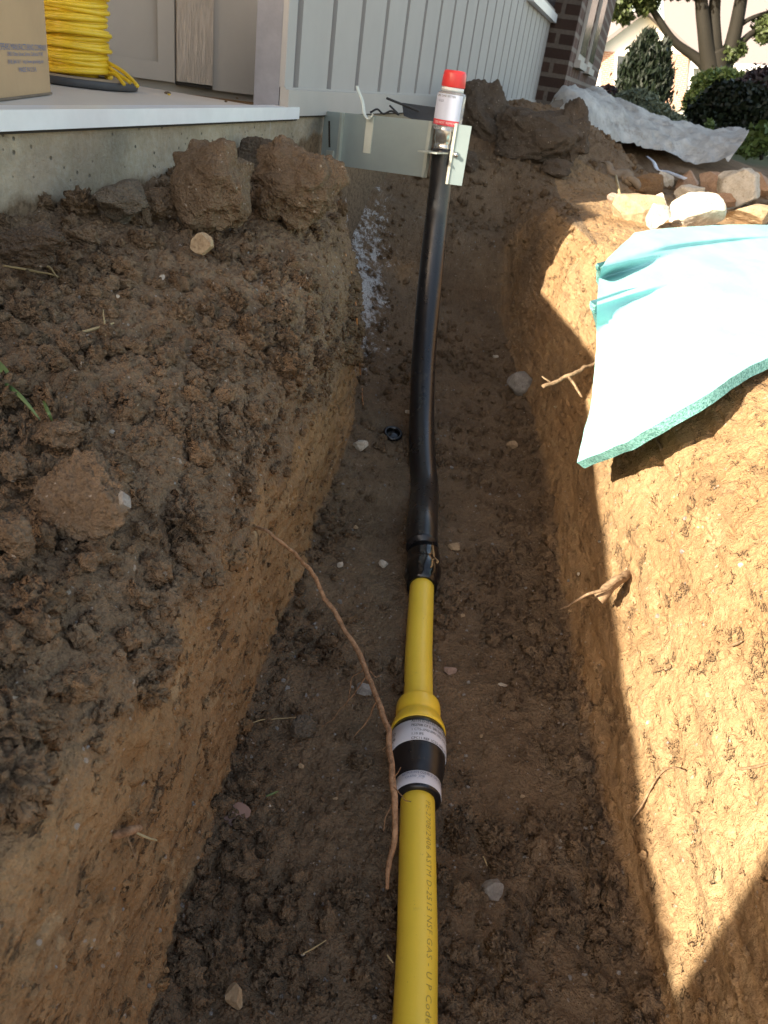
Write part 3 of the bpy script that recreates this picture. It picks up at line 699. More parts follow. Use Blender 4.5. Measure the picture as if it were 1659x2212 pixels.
wrap('label_print', '1-800\nMADE', .007, fy(.58), math.radians(38), rl, M['ink'], False, 1.0)
wrap('small_label_print', 'ASTM F1973 D2513 2\" OD CTS LINE OL-1130', .0058, fy(.108), math.radians(140), .0387, M['inkblue'], False, 1.2)
wrap('small_label_print', 'CA-0700  2708', .0052, fy(.075), math.radians(130), .0387, M['inkblue'], False, 1.2)

# riser
ris = empty('gas_riser', (.09, 1.55, 0), 'black bent gas riser rising from the trench to a red-capped top in a bracket', 'riser')
RB = .0385
# horizontal part then a wide bend up to vertical
key = [(.104, Yc+.13, .045), (.100, Yc+.25, .050)]
def pt(px, py, Y): p = hY(px, py, Y); return tuple(p)
key += [pt(917, 1060, 1.95), pt(912, 990, 2.12), pt(911, 900, 2.32), pt(914, 800, 2.50), pt(921, 700, 2.63), pt(930, 600, 2.72), pt(940, 500, 2.775), pt(950, 410, 2.80), pt(958, 322, 2.81)]
RP_ = crom(key, 12); rr = np.interp(np.arange(len(RP_)), [0, len(RP_)*.2, len(RP_)*.7, len(RP_)-1], [.0385, .0405, .0415, .0365])
V, F = tube(RP_, rr, 56); mk('bent_pipe', V, F, M['black'], ris)
cp = lathe([(Yc-.01, .0295), (Yc-.012, .034), (Yc+.012, .035), (Yc+.02, .0385), (Yc+.035, .0425), (Yc+.058, .0430), (Yc+.072, .0395), (Yc+.085, .0380), (Yc+.10, .0400), (Yc+.12, .0400), (Yc+.14, .0385), (Yc+.15, .03)], 'coupling', M['blackgloss'], ris)
# muddy drip on the coupling
def smear(Y0, a0, pts, wd, mat, rad=.0436):
    mb = MB(); P = []
    for dy, da, ww in pts:
        Y = Y0+dy; a = math.radians(a0+da); r = float(np.interp(Y-Yc, [.0, .035, .058, .072, .085, .12, .16], [.036, .0432, .0437, .0402, .0387, .0406, .0392]))
        P.append((np.array([xoff(Y)+r*math.cos(a), Y, PZ+.004*math.sin(Y*4)+r*math.sin(a)]), ww))
    V, F = tube([p for p, _ in P], [q for _, q in P], 8); return V, F
V, F = smear(Yc+.02, 62, [(0, 8, .0012), (.008, 6, .0024), (.028, 6, .002), (.036, 0, .0014)], 1, M['clay_clod']); mb = MB().add(V, F)
V, F = smear(Yc+.048, 50, [(0, 0, .002), (.010, -4, .003), (.016, -2, .002), (.022, 6, .0012)], 1, M['clay_clod']); mb.add(V, F)
V, F = smear(Yc+.072, 58, [(0, 0, .0016), (.014, 2, .0028), (.030, 5, .002), (.044, 7, .0014)], 1, M['clay_clod']); mb.add(V, F)
mb.build('mud_smear', simple('tan_mud', (.40, .25, .11), .8), ris, smooth=True)
# riser top
top = np.array(key[-1]); ax = unit(np.array([0, 0, 1.]))
def vlathe(pr, name, mat, seg=48, sm=True):
    P = np.array([top+ax*h*.76 for h, r in pr]); V, F = tube(P, [r for h, r in pr], seg, tan=(0, 0, 1)); return mk(name, V, F, mat, ris, smooth=sm)
hpx = depth(top)/FPX
vlathe([(-.01, .030), (.0, .0335), (.015, .0335), (.02, .031), (.035, .0365), (.10, .0365), (.108, .033), (.12, .030)], 'threaded_steel_end', M['metal'])
vlathe([(.075, .0455), (.078, .0468), (.205, .0468), (.215, .044), (.222, .036)], 'clear_sleeve', M['clear'])
vlathe([(.222, .030), (.223, .036), (.24, .036), (.241, .030)], 'white_neck', M['nosing'])
vlathe([(.236, .030), (.238, .0375), (.242, .0385), (.288, .0365), (.297, .034), (.300, .028), (.300, .001)], 'cap', M['red'])
def vwrap(name, h0, h1, a0, a1, r, mat, parent=ris):
    A = np.radians(np.linspace(a0, a1, 24)); V = []; F = []
    for i, a in enumerate(A):
        for h in (h0*.76, h1*.76): V.append(top+np.array([r*math.cos(a), r*math.sin(a), h]))
    for i in range(len(A)-1): F.append((2*i, 2*i+2, 2*i+3, 2*i+1))
    return mk(name, V, F, mat, parent, smooth=True)
vwrap('sleeve_label', .115, .212, 190, 320, .0472, simple('blue_white_label', (.56, .60, .74), .4, var=.03))
vwrap('red_label_band', .094, .115, 190, 320, .0472, M['redband'])
def vtext(body, size, h, a, r, mat):
    V, F = textmesh(body, size); th = math.radians(a)+V[:, 0]/r
    P = np.stack([top[0]+r*np.cos(th), top[1]+r*np.sin(th), top[2]+h*.76+V[:, 1]], 1); mk('label_print', P, F, mat, ris, smooth=False)
vtext('GAS  LINE SETTER', .0085, .200, 205, .0476, M['ink']); vtext('1\" RISER', .010, .180, 200, .0476, M['inkblue']); vtext('DO NOT REMOVE CAP', .010, .100, 210, .0476, M['white_print'])

# bracket: folded sheet metal standing off the foundation toward the riser
br = empty('riser_bracket', hP(712, 300, A0, PN), 'grey-green folded steel bracket reaching from the concrete wall to the gas riser', 'bracket')
bl = hP(706, 240, A0+PN*.012, PN); Yb = bl[1]
b_tl = bl; b_bl = hP(712, 338, A0+PN*.012, PN)
tr = hD(938, 262, depth(top)-.03); brr = hD(930, 362, depth(top)-.03)
pl = b_tl; pr = tr; zt = tr[2]; zb = zt-.172; dr = unit(pr-pl); nb = np.array([dr[1], -dr[0], 0]); nb = nb if nb[1] < 0 else -nb
Lb = np.linalg.norm(pr-pl); H = zt-zb; tk = .006; dn = np.array([0, 0, -1.])
MB().box(pl+dr*.075, dr*(Lb-.075), -nb*tk, dn*H).build('plate', M['galv'], br)
MB().box(pl+nb*.012, dr*.078, -nb*.006, dn*(H*.97)).build('wall_flange', M['galv'], br)
MB().box(pl+dr*.072+nb*.014, dr*.010, -nb*.02, dn*(H*1.0)).build('fold', M['galvlt'], br)
MB().box(pl+dr*(Lb-.012)+nb*.012, dr*.012, -nb*.018, dn*H).build('fold', M['galvlt'], br)
MB().box(pl+dr*.022+nb*.0145+dn*.03, dr*.007+dn*.0, -nb*.002, dn*.085+dr*.012).build('slot', M['dark'], br)
MB().box(pl+dr*.028+nb*.018+dn*.125, dr*.03, -nb*.006, dn*.02).build('bolt', M['galvlt'], br)
# saddle clamp on the riser
MB().box(pr+nb*.0+dn*(.088), dr*.075, nb*.075, dn*.004).build('shelf_lip', M['galvlt'], br)
cx = top+np.array([0.036, -.040, 0]); e = unit(np.array([.96, .2, 0])); nn = np.array([e[1], -e[0], 0])
MB().box(np.array([cx[0], cx[1], zt+.004])-e*.008, e*.052, -nn*.004, dn*(H+.008)).build('end_plate', M['galv'], br)
MB().box(np.array([cx[0], cx[1], zt+.006])-e*.012+nn*.004, e*.007, -nn*.012, dn*(H+.01)).build('end_plate_edge', simple('cut_edge', (.66, .64, .54), .4), br)
V, F = tube([np.array([cx[0]+.006, cx[1], zt-.085])+nn*t for t in (0, .004, .006, .012)], [.010, .010, .006, .006], 6); mk('nut', V, F, M['metal'], br)
# white strap looped over the plate
sp0 = pl+dr*(Lb*.40)+nb*.004
mb = MB().box(sp0+dn*.004, dr*.030, -nb*.004, dn*.115)
mb.build('strap', M['strap'], None, label='white plastic strap hanging over the middle of the grey bracket', cat='strap').data.name = 'strap'
stp = bpy.data.objects['strap']
P = crom([sp0+dr*.03+dn*(-.004)+nb*.006, sp0+dr*.02+dn*.012+nb*.016, sp0+dr*0+dn*-.004+nb*.016, sp0-dr*.025+dn*-.04, sp0-dr*.05+dn*-.075, sp0-dr*.055+dn*-.085], 6)
V, F = tube(P, .0085, 8, squash=.3); mk('strap_tail', V, F, M['strap'], stp)
# dark rubber scraps on the ledge behind the bracket
for i, (pts, rad, lab) in enumerate([
    ([(835, 212), (860, 222), (885, 232), (905, 240)], .007, 'long dark rubber strip leaning on the siding behind the bracket'),
    ([(800, 243), (815, 236), (828, 246), (845, 240), (862, 248)], .006, 'curled dark rubber scrap on top of the bracket'),
    ([(842, 228), (852, 238), (862, 248)], .006, 'short dark rubber scrap between the strip and the curl')]):
    P = crom([hD(a, b, 2.78) for a, b in pts], 5); V, F = tube(P, rad, 8, squash=.6); mk('rubber_scrap', V, F, M['blackrub'], label=lab, cat='scrap', group='rubber scraps behind the bracket')
c_ = [hD(868, 222, 2.86), hD(940, 232, 2.86), hD(940, 268, 2.84), hD(900, 262, 2.84), hD(872, 250, 2.84)]
MB().prism(c_, (0, .02, 0)).build('rubber_sheet', simple('dark_sheet', (.045, .045, .047), .8, var=.3, nsc=20, bump=.5), label='dark torn rubber sheet between the bracket and the siding beside the red-capped riser', cat='sheet')

# black ring on the floor
rp, _ = ht(847, 942); a = np.linspace(0, 2*math.pi, 41)
rg = empty('pipe_cap', rp, 'small glossy black round cap lying on the floor left of the riser', 'cap')
nrm_ = unit([.1, -.35, 1]); u_ = unit(np.cross(nrm_, [0, 1, 0])); v_ = np.cross(nrm_, u_)
P = [rp+nrm_*.012+.026*(math.cos(t)*u_+math.sin(t)*v_) for t in a]; V, F = tube(P, .0065, 10, cap=False); mk('rim', V, F, M['blackgloss'], rg)
Pd_ = [rp+nrm_*h for h in (.0, .006, .009)]; V, F = tube(Pd_, [.024, .024, .018], 32); mk('disc', V, F, M['blackgloss'], rg)

# ---------------------------------------------------------------- green foam sheet
# control grid: rows from far (top) edge to near (bottom) edge, columns left to right
def g_(px, py, **k):
    if 'h' in k: return hz(px, py, CAMZ-k['h']+.012)
    if 'X' in k: return hX(px, py, k['X'])
grid = [
 [g_(1372, 502, h=.40), g_(1430, 494, h=.385), g_(1520, 488, h=.375), g_(1680, 486, h=.37), g_(1860, 500, h=.37)],
 [g_(1325, 545, h=.395), g_(1400, 530, h=.375), g_(1500, 516, h=.365), g_(1680, 505, h=.36), g_(1860, 520, h=.36)],
 [g_(1300, 578, h=.405), g_(1385, 556, h=.392), g_(1500, 532, h=.382), g_(1680, 518, h=.372), g_(1860, 535, h=.365)],
 [g_(1294, 604, h=.464), g_(1385, 580, h=.424), g_(1500, 552, h=.39), g_(1680, 535, h=.375), g_(1860, 555, h=.365)],
 [g_(1290, 650, h=.446), g_(1385, 622, h=.421), g_(1510, 585, h=.392), g_(1680, 560, h=.374), g_(1860, 575, h=.365)],
 [g_(1289, 672, h=.464), g_(1387, 645, h=.444), g_(1512, 610, h=.400), g_(1680, 582, h=.377), g_(1860, 595, h=.366)],
 [g_(1288, 740, h=.555), g_(1390, 705, h=.475), g_(1520, 660, h=.42), g_(1680, 625, h=.39), g_(1860, 640, h=.37)],
 [g_(1280, 850, h=.635), g_(1390, 800, h=.525), g_(1520, 745, h=.45), g_(1680, 690, h=.405), g_(1860, 700, h=.375)],
 [g_(1262, 930, h=.665), g_(1370, 885, h=.548), g_(1510, 815, h=.452), g_(1680, 740, h=.40), g_(1860, 735, h=.38)],
 [g_(1247, 1000, h=.695), g_(1360, 950, h=.572), g_(1510, 862, h=.458), g_(1680, 765, h=.398), g_(1860, 760, h=.38)],
]
Gd = np.array(grid)
def dens(A, n):
    return np.array([crom(A[:, j], n) for j in range(A.shape[1])]).transpose(1, 0, 2)
A = dens(Gd, 14); A = dens(A.transpose(1, 0, 2), 22).transpose(1, 0, 2)
nu, nv = A.shape[:2]
T1 = np.gradient(A, axis=0); T2 = np.gradient(A, axis=1); An = np.cross(T2, T1); An /= np.linalg.norm(An, axis=2)[:, :, None]
if An[:, :, 2].mean() < 0: An = -An
fl = A.reshape(-1, 3); A = A+An*(.004*fbm(fl, 7, 3, 71)+.0008*fbm(fl, 60, 2, 72)).reshape(nu, nv, 1)
# slightly ragged near edge
rag = (.006*fbm(A[-1], 20, 3, 73)); A[-1] += (unit(A[-1, 0]-A[-3, 0])*rag[:, None])
tkn = .022; Bt = A-An*tkn
def gridF(nu, nv, flip=False, o=0):
    g2 = np.arange(nu*nv).reshape(nu, nv)+o; f = np.stack([g2[:-1, :-1].ravel(), g2[:-1, 1:].ravel(), g2[1:, 1:].ravel(), g2[1:, :-1].ravel()], 1); return f[:, ::-1] if flip else f
sheet = empty('foam_sheet', A[3, 10], 'thick pale green foam sheet bent over the sunlit right edge of the trench', 'sheet')
top_o = mk('top_face', A.reshape(-1, 3), gridF(nu, nv, True), M['foam'], sheet)
at = top_o.data.attributes.new('dirt', 'FLOAT', 'POINT'); ui = np.repeat(np.arange(nu)[:, None], nv, 1)/14.0
dv = np.exp(-((ui-2.35)/.25)**2)*.999+.5*np.exp(-((ui-4.0)/1.2)**2); at.data.foreach_set('value', np.clip(dv, 0, 1).ravel().astype(np.float32))
bo = mk('under_face', Bt.reshape(-1, 3), gridF(nu, nv), M['foam'], sheet)
def strip(Aa, Bb, n=4):
    V = np.concatenate([Aa*(1-t)+Bb*t for t in np.linspace(0, 1, n)]); g2 = np.arange(n*len(Aa)).reshape(n, -1)
    return V, np.stack([g2[:-1, :-1].ravel(), g2[:-1, 1:].ravel(), g2[1:, 1:].ravel(), g2[1:, :-1].ravel()], 1)
for nm_, aa, bb in (('near_edge', A[-1], Bt[-1]), ('left_edge', A[:, 0], Bt[:, 0]), ('far_edge', A[0], Bt[0]), ('right_edge', A[:, -1], Bt[:, -1])):
    V, F = strip(aa, bb); V = V+.0016*np.stack([vn(V, 90, 1), vn(V, 90, 2), vn(V, 90, 3)], 1)*(np.linspace(0, 1, 4).repeat(len(aa)) % 1 > 0)[:, None]
    mk(nm_, V, F, M['foamedge'], sheet)

# ---------------------------------------------------------------- roots, straw, blades
def wiggle(P, amp, s): P = np.array(P); return P+amp*np.stack([fbm(P, 28, 2, s), fbm(P, 28, 2, s+1), fbm(P, 28, 2, s+2)], 1)
def strand(name, pts, rad, mat, seed=1, parent=None, label=None, cat=None, group=None, seg=8, n=8, amp=.004):
    P = wiggle(crom(pts, n), amp, seed); rad = np.interp(np.linspace(0, 1, len(P)), np.linspace(0, 1, len(rad)), rad)
    rad = rad*(1+.12*vn(P, 90, seed)); V, F = tube(P, rad, seg)
    return mk(name, V, F, mat, parent, label=label, cat=cat, group=group)
r0, _ = ht(546, 1136); rt = empty('root', r0, 'long reddish root arching from the left cut down across the pipe fitting', 'root')
dz = depth(r0)
ctl = [(546, 1134, dz+.01), (575, 1148, dz-.03), (620, 1180, dz), (665, 1225, 1.27), (710, 1300, 1.30), (762, 1385, 1.28), (795, 1455, 1.23), (822, 1530, 1.17), (843, 1600, 1.12), (850, 1700, 1.06), (851, 1790, 1.03), (843, 1870, 1.02), (836, 1920, 1.01)]
main = [hD(*c) for c in ctl]
strand('main_root', main, [.0018, .0026, .0029, .0035, .0040, .0044, .0044, .0042, .0046, .0042, .0038, .0024], M['root'], 5, rt, amp=.006)
for k, (pts, rd) in enumerate([
    ([(795, 1455, 1.23), (770, 1490, 1.25), (735, 1530, 1.27), (695, 1572, 1.30)], [.0012, .0009, .0006]),
    ([(790, 1440, 1.24), (765, 1465, 1.27), (752, 1510, 1.28)], [.0010, .0006]),
    ([(815, 1515, 1.18), (795, 1550, 1.20), (762, 1590, 1.22)], [.0013, .0006]),
    ([(850, 1700, 1.06), (870, 1722, 1.01), (888, 1733, .99)], [.0010, .0005]),
    ([(850, 1725, 1.05), (838, 1760, 1.04), (826, 1800, 1.04)], [.0012, .0006]),
    ([(842, 1600, 1.12), (834, 1612, 1.12), (826, 1618, 1.12)], [.0010, .0005]),
    ([(851, 1690, 1.06), (862, 1672, 1.05), (868, 1660, 1.05)], [.0008, .0004]),
    ([(800, 1450, 1.23), (812, 1458, 1.24), (824, 1452, 1.24)], [.0008, .0004])]):
    strand('rootlet', [hD(*c) for c in pts], rd, M['root'], 20+k, rt, seg=5, amp=.006)
def hits(L_, off=.0): return [hD(a, b, depth(ht(a, b)[0])-off) for a, b in L_]
# root poking out under the left edge of the foam sheet
e0 = hD(1285, 786, 2.02); rt2 = empty('root', e0, 'forked pale root sticking out left from under the green foam sheet', 'root')
strand('main_root', [hD(1300, 780, 2.06), hD(1278, 790, 2.02), hD(1240, 804, 1.98), (hD(1205, 822, 1.96)), hD(1172, 838, 1.95)], [.0055, .0050, .0058, .0050, .0055], M['rootdark'], 31, rt2, amp=.008)
strand('side_root', [hD(1225, 810, 1.97), hD(1240, 824, 1.97), hD(1250, 842, 1.96), hD(1262, 858, 1.96)], [.0040, .0035, .0025], M['rootdark'], 33, rt2, amp=.012)
strand('side_root', [hD(1190, 828, 1.955), hD(1180, 820, 1.95), hD(1171, 812, 1.95)], [.0028, .0015], M['rootdark'], 35, rt2)
# broken stub on the shadow line
a_, _ = ht(1358, 1238); rt3 = empty('root', a_, 'thick broken root stub with peeling fibres on the sunlit cut face', 'root')
d0 = depth(a_)
strand('stub', [hD(1362, 1234, d0+.01), hD(1340, 1252, d0-.035), hD(1315, 1275, d0-.05), hD(1290, 1296, d0-.055)], [.0085, .0095, .0115, .0125], M['rootdark'], 37, rt3, seg=12, amp=.006)
strand('fibre', [hD(1345, 1246, d0-.045), hD(1300, 1272, d0-.08), hD(1268, 1286, d0-.09), hD(1240, 1298, d0-.09), hD(1208, 1316, d0-.09)], [.003, .0035, .0028, .0018, .0008], M['rootdark'], 39, rt3, amp=.006)
strand('fibre', [hD(1282, 1282, d0-.08), hD(1255, 1290, d0-.09), hD(1232, 1300, d0-.08)], [.002, .0012, .0006], M['rootdark'], 41, rt3, seg=5)
# blurry root piece close to the camera on the left cut
b_, _ = ht(270, 1800); d0 = depth(b_); rt4 = empty('root', b_, 'short broken pinkish root poking from the left cut near the camera', 'root')
strand('stub', [hD(206, 1796, d0-.02), hD(240, 1800, d0-.035), hD(280, 1790, d0-.035), hD(300, 1792, d0-.01)], [.0022, .0040, .0046, .0040], M['root'], 43, rt4)
strand('side_root', [hD(280, 1794, d0-.03), hD(310, 1808, d0-.03), hD(338, 1818, d0-.03)], [.0012, .0014, .0008], M['straw'], 45, rt4, seg=6)
strand('side_root', [hD(272, 1800, d0-.02), hD(285, 1830, d0-.01), hD(295, 1855, d0-.005)], [.0012, .0010, .0008], M['rootdark'], 46, rt4, seg=6)
for i, (pts, lab, mt, rd) in enumerate([
    ([(1367, 1772), (1385, 1745), (1405, 1700), (1428, 1668), (1450, 1658), (1480, 1664)], 'thin pale root curving over the sunlit face near the shadow edge', 'rootdark', .0016),
    ([(1600, 1660), (1630, 1655), (1665, 1645)], 'thin root at the right photo edge on the sunlit face', 'rootdark', .0018),
    ([(1412, 928), (1418, 950), (1428, 972)], 'thicker root hanging in the shadow under the green sheet', 'rootdark', .0034),
    ([(1392, 942), (1388, 955), (1382, 968)], 'thin rootlet hanging in the shadow under the green sheet', 'rootdark', .0018),
    ([(745, 545), (765, 620), (772, 720), (778, 800), (785, 880)], 'thin orange copper tracer wire running down beside the white stain', 'copper', .0022),
    ([(533, 1568), (560, 1555), (590, 1553), (640, 1552)], 'pale arched rootlet on the floor beside the left cut', 'straw', .0009),
    ([(1578, 1395), (1590, 1390), (1600, 1385)], 'tiny dark twig in the sunlit face', 'rootdark', .002),
]):
    wire_ = mt == 'copper'
    strand('tracer_wire' if wire_ else 'root', hits(pts, .012), [rd, rd*1.2, rd*.7], M[mt], 50+i, label=lab, cat='wire' if wire_ else 'root', seg=6, amp=.003)
for i, (pts, lab, mt, rd) in enumerate([
    ([(8, 575), (70, 584), (140, 600)], 'long straw lying on the dirt at the upper left', 'straw', .0022),
    ([(75, 576), (105, 578), (126, 598)], 'short bent straw beside the long straw at the upper left', 'straw', .002),
    ([(168, 718), (205, 708), (246, 696)], 'thick straw of the crossed pair on the left bank', 'straw', .0026),
    ([(222, 668), (226, 695), (229, 725)], 'thin straw of the crossed pair on the left bank', 'straw', .0014),
    ([(655, 2062), (680, 2048), (705, 2030)], 'pale straw on the floor near the bottom left of the pipe', 'straw', .0012),
    ([(1042, 1850), (1048, 1862), (1052, 1872)], 'short straw on the floor right of the yellow pipe', 'straw', .0012),
    ([(838, 2060), (846, 2070), (852, 2078)], 'short pale straw pressed against the left side of the yellow pipe', 'straw', .0016),
]): strand('straw', hits(pts, .022), [rd*.7, rd, rd*.5], M[mt], 70+i, label=lab, cat='straw', seg=6, amp=.003, group='straws on the soil')
def blade(pts, wd, lab):
    P = crom(pts, 8); n = len(P); ws = wd*np.sin(np.linspace(.35, math.pi, n))**.6; sd = unit(np.cross(P[-1]-P[0], C0-P[0]))
    V = np.concatenate([P+sd*ws[:, None], P-FW*.0015, P-sd*ws[:, None]]); F = []
    for j in (0, 1):
        for i in range(n-1): F.append((j*n+i, j*n+i+1, (j+1)*n+i+1, (j+1)*n+i))
    mk('grass_blade', V, F, M['blade'], label=lab, cat='grass blade', group='green grass blades')
q = lambda a, b, o=.02: hD(a, b, depth(ht(a, b)[0])-o-.025)
blade([q(-25, 765, .05), q(5, 800, .04), q(34, 832, .02)], .0055, 'broad green grass blade at the left photo edge')
blade([q(-20, 805, .04), q(40, 852, .03), q(88, 908, .01)], .0024, 'long thin green grass blade slanting down the left bank')
blade([q(92, 862, .04), q(104, 890, .03), q(114, 912, .01)], .0020, 'short green grass blade standing above the flat cap of earth')
blade([q(575, 1720, .01), q(590, 1714, .012), q(603, 1708, .01)], .0016, 'tiny green grass scrap on the trench floor')
# dry leaf on the floor
lp, ln = ht(503, 1772); t = np.linspace(0, 2*math.pi, 25)[:-1]; rad_ = .020*(1+.18*np.sin(3*t)+.12*np.sin(5*t+1)); uL = IR; vL = unit(IU*.8+np.array([0, .5, 0]))
V = [lp+np.array([0, 0, .012])]+[lp+np.array([0, 0, .010+.004*math.sin(2*a)])+uL*r*1.15*math.cos(a)+vL*r*math.sin(a) for a, r in zip(t, rad_)]
mk('dry_leaf', V, [(0, i+1, (i+1) % 24+1) for i in range(24)], M['leaf'], label='pinkish brown dead leaf on the trench floor near the left cut', cat='leaf')
# pale ribbon on the far ground
P = crom([hz(1398, 338, .70), hz(1412, 350, .70), hz(1420, 366, .70), hz(1440, 371, .70), hz(1480, 386, .71)], 6); V, F = tube(P, .014, 6, squash=.25)
mk('ribbon', V, F, simple('pale_ribbon', (.55, .56, .62), .5), label='pale plastic ribbon lying behind the sunlit stones', cat='ribbon')

# ---------------------------------------------------------------- house
house = empty('house', (A0[0]-.5, 4.0, 0), 'white-sided house with concrete foundation, porch and brick wing', 'house')
Yw = lambda Y: np.array([wallX(Y), Y, 0.])
def wp(Y, off=0, zz=0): return Yw(Y)+PN*off+np.array([0, 0, zz])
UP = np.array([0, 0, 1.])
CPt = onwall(612, 208)                 # house corner
Ycn = CPt[1]
Ybk = onwall(1199, 216)[1]; Ybk = min(Ybk, 9.4)
dl = 1/W[1]
# foundation: dense front face for the stain attribute
ny, nz = 150, 24; fa = wp(-3); fb = wp(13); V = []
for i in range(ny+1):
    for j in range(nz+1): V.append(fa*(1-i/ny)+fb*(i/ny)+UP*(-.2+(ZP-.028+.2)*j/nz))
V = np.array(V); g2 = np.arange((ny+1)*(nz+1)).reshape(ny+1, nz+1); F = np.stack([g2[:-1, :-1].ravel(), g2[1:, :-1].ravel(), g2[1:, 1:].ravel(), g2[:-1, 1:].ravel()], 1)
V[:, :] += PN*(.004*fbm(V, 3, 3, 81))[:, None]
fo = mk('foundation', V, F, M['concrete'], house)
at = fo.data.attributes.new('white', 'FLOAT', 'POINT'); wv = np.exp(-((V[:, 1]-3.15)/.55)**2)*sst(.72, .5, V[:, 2])*.62+.25*np.exp(-((V[:, 1]-2.3)/.2)**2); at.data.foreach_set('value', wv.astype(np.float32))
at = fo.data.attributes.new('buried', 'FLOAT', 'POINT'); at.data.foreach_set('value', (sst(.83, .74, V[:, 2])*sst(2.75, 2.95, V[:, 1])+sst(.76, .66, V[:, 2])).clip(0, 1).astype(np.float32))
# porch slab with vinyl nosing
MB().box(wp(-3, 0, ZP-.028), W*(Ycn+.02+3)*dl, -PN*5, UP*.020).build('porch_floor', M['porch'], house)
ya, yb = -3, onwall(648, 226, .02)[1]
MB().box(wp(ya, -.03, ZP-.030), W*(yb-ya)*dl, PN*.052, UP*.034).build('porch_nosing', M['nosing'], house)
MB().box(wp(ya, -.02, ZP-.036), W*(yb-ya)*dl, PN*.034, UP*.006).build('nosing_shade', M['dark'], house)  # dark strip painted as shade under the nosing
# end wall with door panel (faces the camera)
D0 = np.array([*hz(612, 211, ZP)[:2], 0]); D1 = np.array([*hz(295, 170, ZP)[:2], 0])
LD = unit(D1-D0); ND = np.array([LD[1], -LD[0], 0]); ND = ND if ND[1] < 0 else -ND
def dpos(px, py=180): p = hP(px, py, D0, ND); return float((p-D0)@LD)
s376, s455, s565, s340 = dpos(377, 183), dpos(456, 192), dpos(566, 205), dpos(341, 130)
HT = 4.4
MB().box(D0-ND*.03+UP*(ZP-.03), LD*6, -ND*.1, UP*HT).build('end_wall', M['trim'], house)
MB().box(D0+LD*.0+UP*(ZP-.003), LD*(s565-.004), ND*.016, UP*HT).build('corner_board', M['trim'], house)
MB().box(D0+LD*s565+UP*(ZP-.004), LD*(s455-s565-.003), ND*.010, UP*HT).build('smooth_board', M['trim'], house)
MB().box(D0+LD*(s455)+UP*(ZP+.010), LD*(s376-s455-.006), ND*.026, UP*HT).build('rough_board', M['grain'], house)
MB().box(D0+LD*(s455)-ND*.02+UP*(ZP-.002), LD*(s376-s455-.006), ND*.04, UP*.010).build('board_shade', M['dark'], house)  # dark strip painted as shade under the rough board
mb = MB(); z0, z1 = ZP+.004, ZP+HT
zr = hP(341, 133, D0, ND)[2]; Lp = .85
mb.box(D0+LD*s376+UP*z0, LD*(s340-s376), ND*.006, UP*(z1-z0)); mb.box(D0+LD*s340+UP*z0, LD*(Lp), ND*.006, UP*(zr-z0)); mb.box(D0+LD*(s340+Lp)+UP*z0, LD*.15, ND*.006, UP*(z1-z0))
mb.box(D0+LD*s340+UP*(z0+1.5), LD*Lp, ND*.006, UP*.15)
mb.build('door_panel', M['trim'], house)
# siding wall: plinth board, panels and grooves
zs0 = ZP+.056; Ls = (Ybk-Ycn)*dl
MB().box(wp(Ycn, -.10, ZP-.028), W*Ls, PN*.085, UP*(HT)).build('siding_backing', M['groove'], house)
MB().box(wp(Ycn, -.012, ZP-.022), W*Ls, PN*.030, UP*.074).box(wp(Ycn, -.012, ZP+.052), W*Ls, PN*.018, UP*.006).build('base_board', M['trim'], house)
MB().box(wp(Ycn, -.02, ZP-.028), W*Ls, PN*.030, UP*.005).build('base_shade', M['dark'], house)  # dark strip painted as shade under the base board
g0 = onwall(637.5, 187)[1]; g1 = onwall(926.6, 203)[1]; spc = (g1-g0)/6
mb = MB(); yy0 = Ycn; k = 0
while True:
    ye = g0+k*spc-.022; ye = min(ye, Ybk)
    if ye > yy0+.02:
        mb.box(wp(yy0, -.016, zs0), W*(ye-yy0)*dl, PN*.018, UP*(HT-.1))
    yy0 = g0+k*spc+.022; k += 1
    if yy0 > Ybk: break
mb.build('siding', M['siding'], house)
# window ledge near the brick
q0 = onwall(1150, -8, .04); q1 = onwall(1221, 60, .04); zl = (q0[2]+q1[2])/2
wn = mk('window', *tube([wp(q0[1], .0, zl+.9), wp(Ybk-.02, .0, zl+.9)], .01, 4), M['trim'], house)
MB().box(wp(q0[1], .0, zl-.04), W*(Ybk-q0[1]-.02)*dl, PN*.06, UP*.07).build('sill', M['nosing'], wn)
MB().box(wp(q0[1], .004, zl+.03), W*(Ybk-q0[1]-.02)*dl, PN*.02, UP*.04).box(wp(q0[1], .004, zl+.07), W*.05, PN*.02, UP*.8).build('frame', M['trim'], wn)
MB().box(wp(q0[1], .004, zl+.03), W*(Ybk-q0[1]-.02)*dl, PN*.008, UP*.8).build('pane', M['glass'], wn)
# brick wing
bo_ = .27; Ybe = Ybk+6.5
MB().box(wp(Ybk, bo_, -.1)-PN*2.5, PN*2.5, W*.02, UP*(ZP+HT)).build('brick_end_wall', M['brick_end_shade'], house)
bw = MB().box(wp(Ybk+.022, bo_-.3, -.1), W*(Ybe-Ybk)*dl, PN*.301, UP*(ZP+HT)).build('brick_wall', M['brick_side'], house)
for yy1 in (Ybk+.7, Ybk+2.5):
    wn2 = MB().box(wp(yy1, bo_+.004, ZP+.50), W*1.1, PN*.03, UP*1.1).build('wing_window', M['trim'], house)
    MB().box(wp(yy1-.06, bo_+.004, ZP+.42), W*1.25, PN*.07, UP*.075).build('sill', M['trim'], wn2)
    MB().box(wp(yy1+.06, bo_+.035, ZP+.56), W*.98, PN*.004, UP*.95).build('pane', M['glass'], wn2)
# roof above (out of frame) shades the wall as a real roof does
MB().box(wp(-2.6, .55, ZP+HT-.1), W*(Ybe+3.4)*dl, -PN*9, UP*.12).build('roof', M['roof'], house)
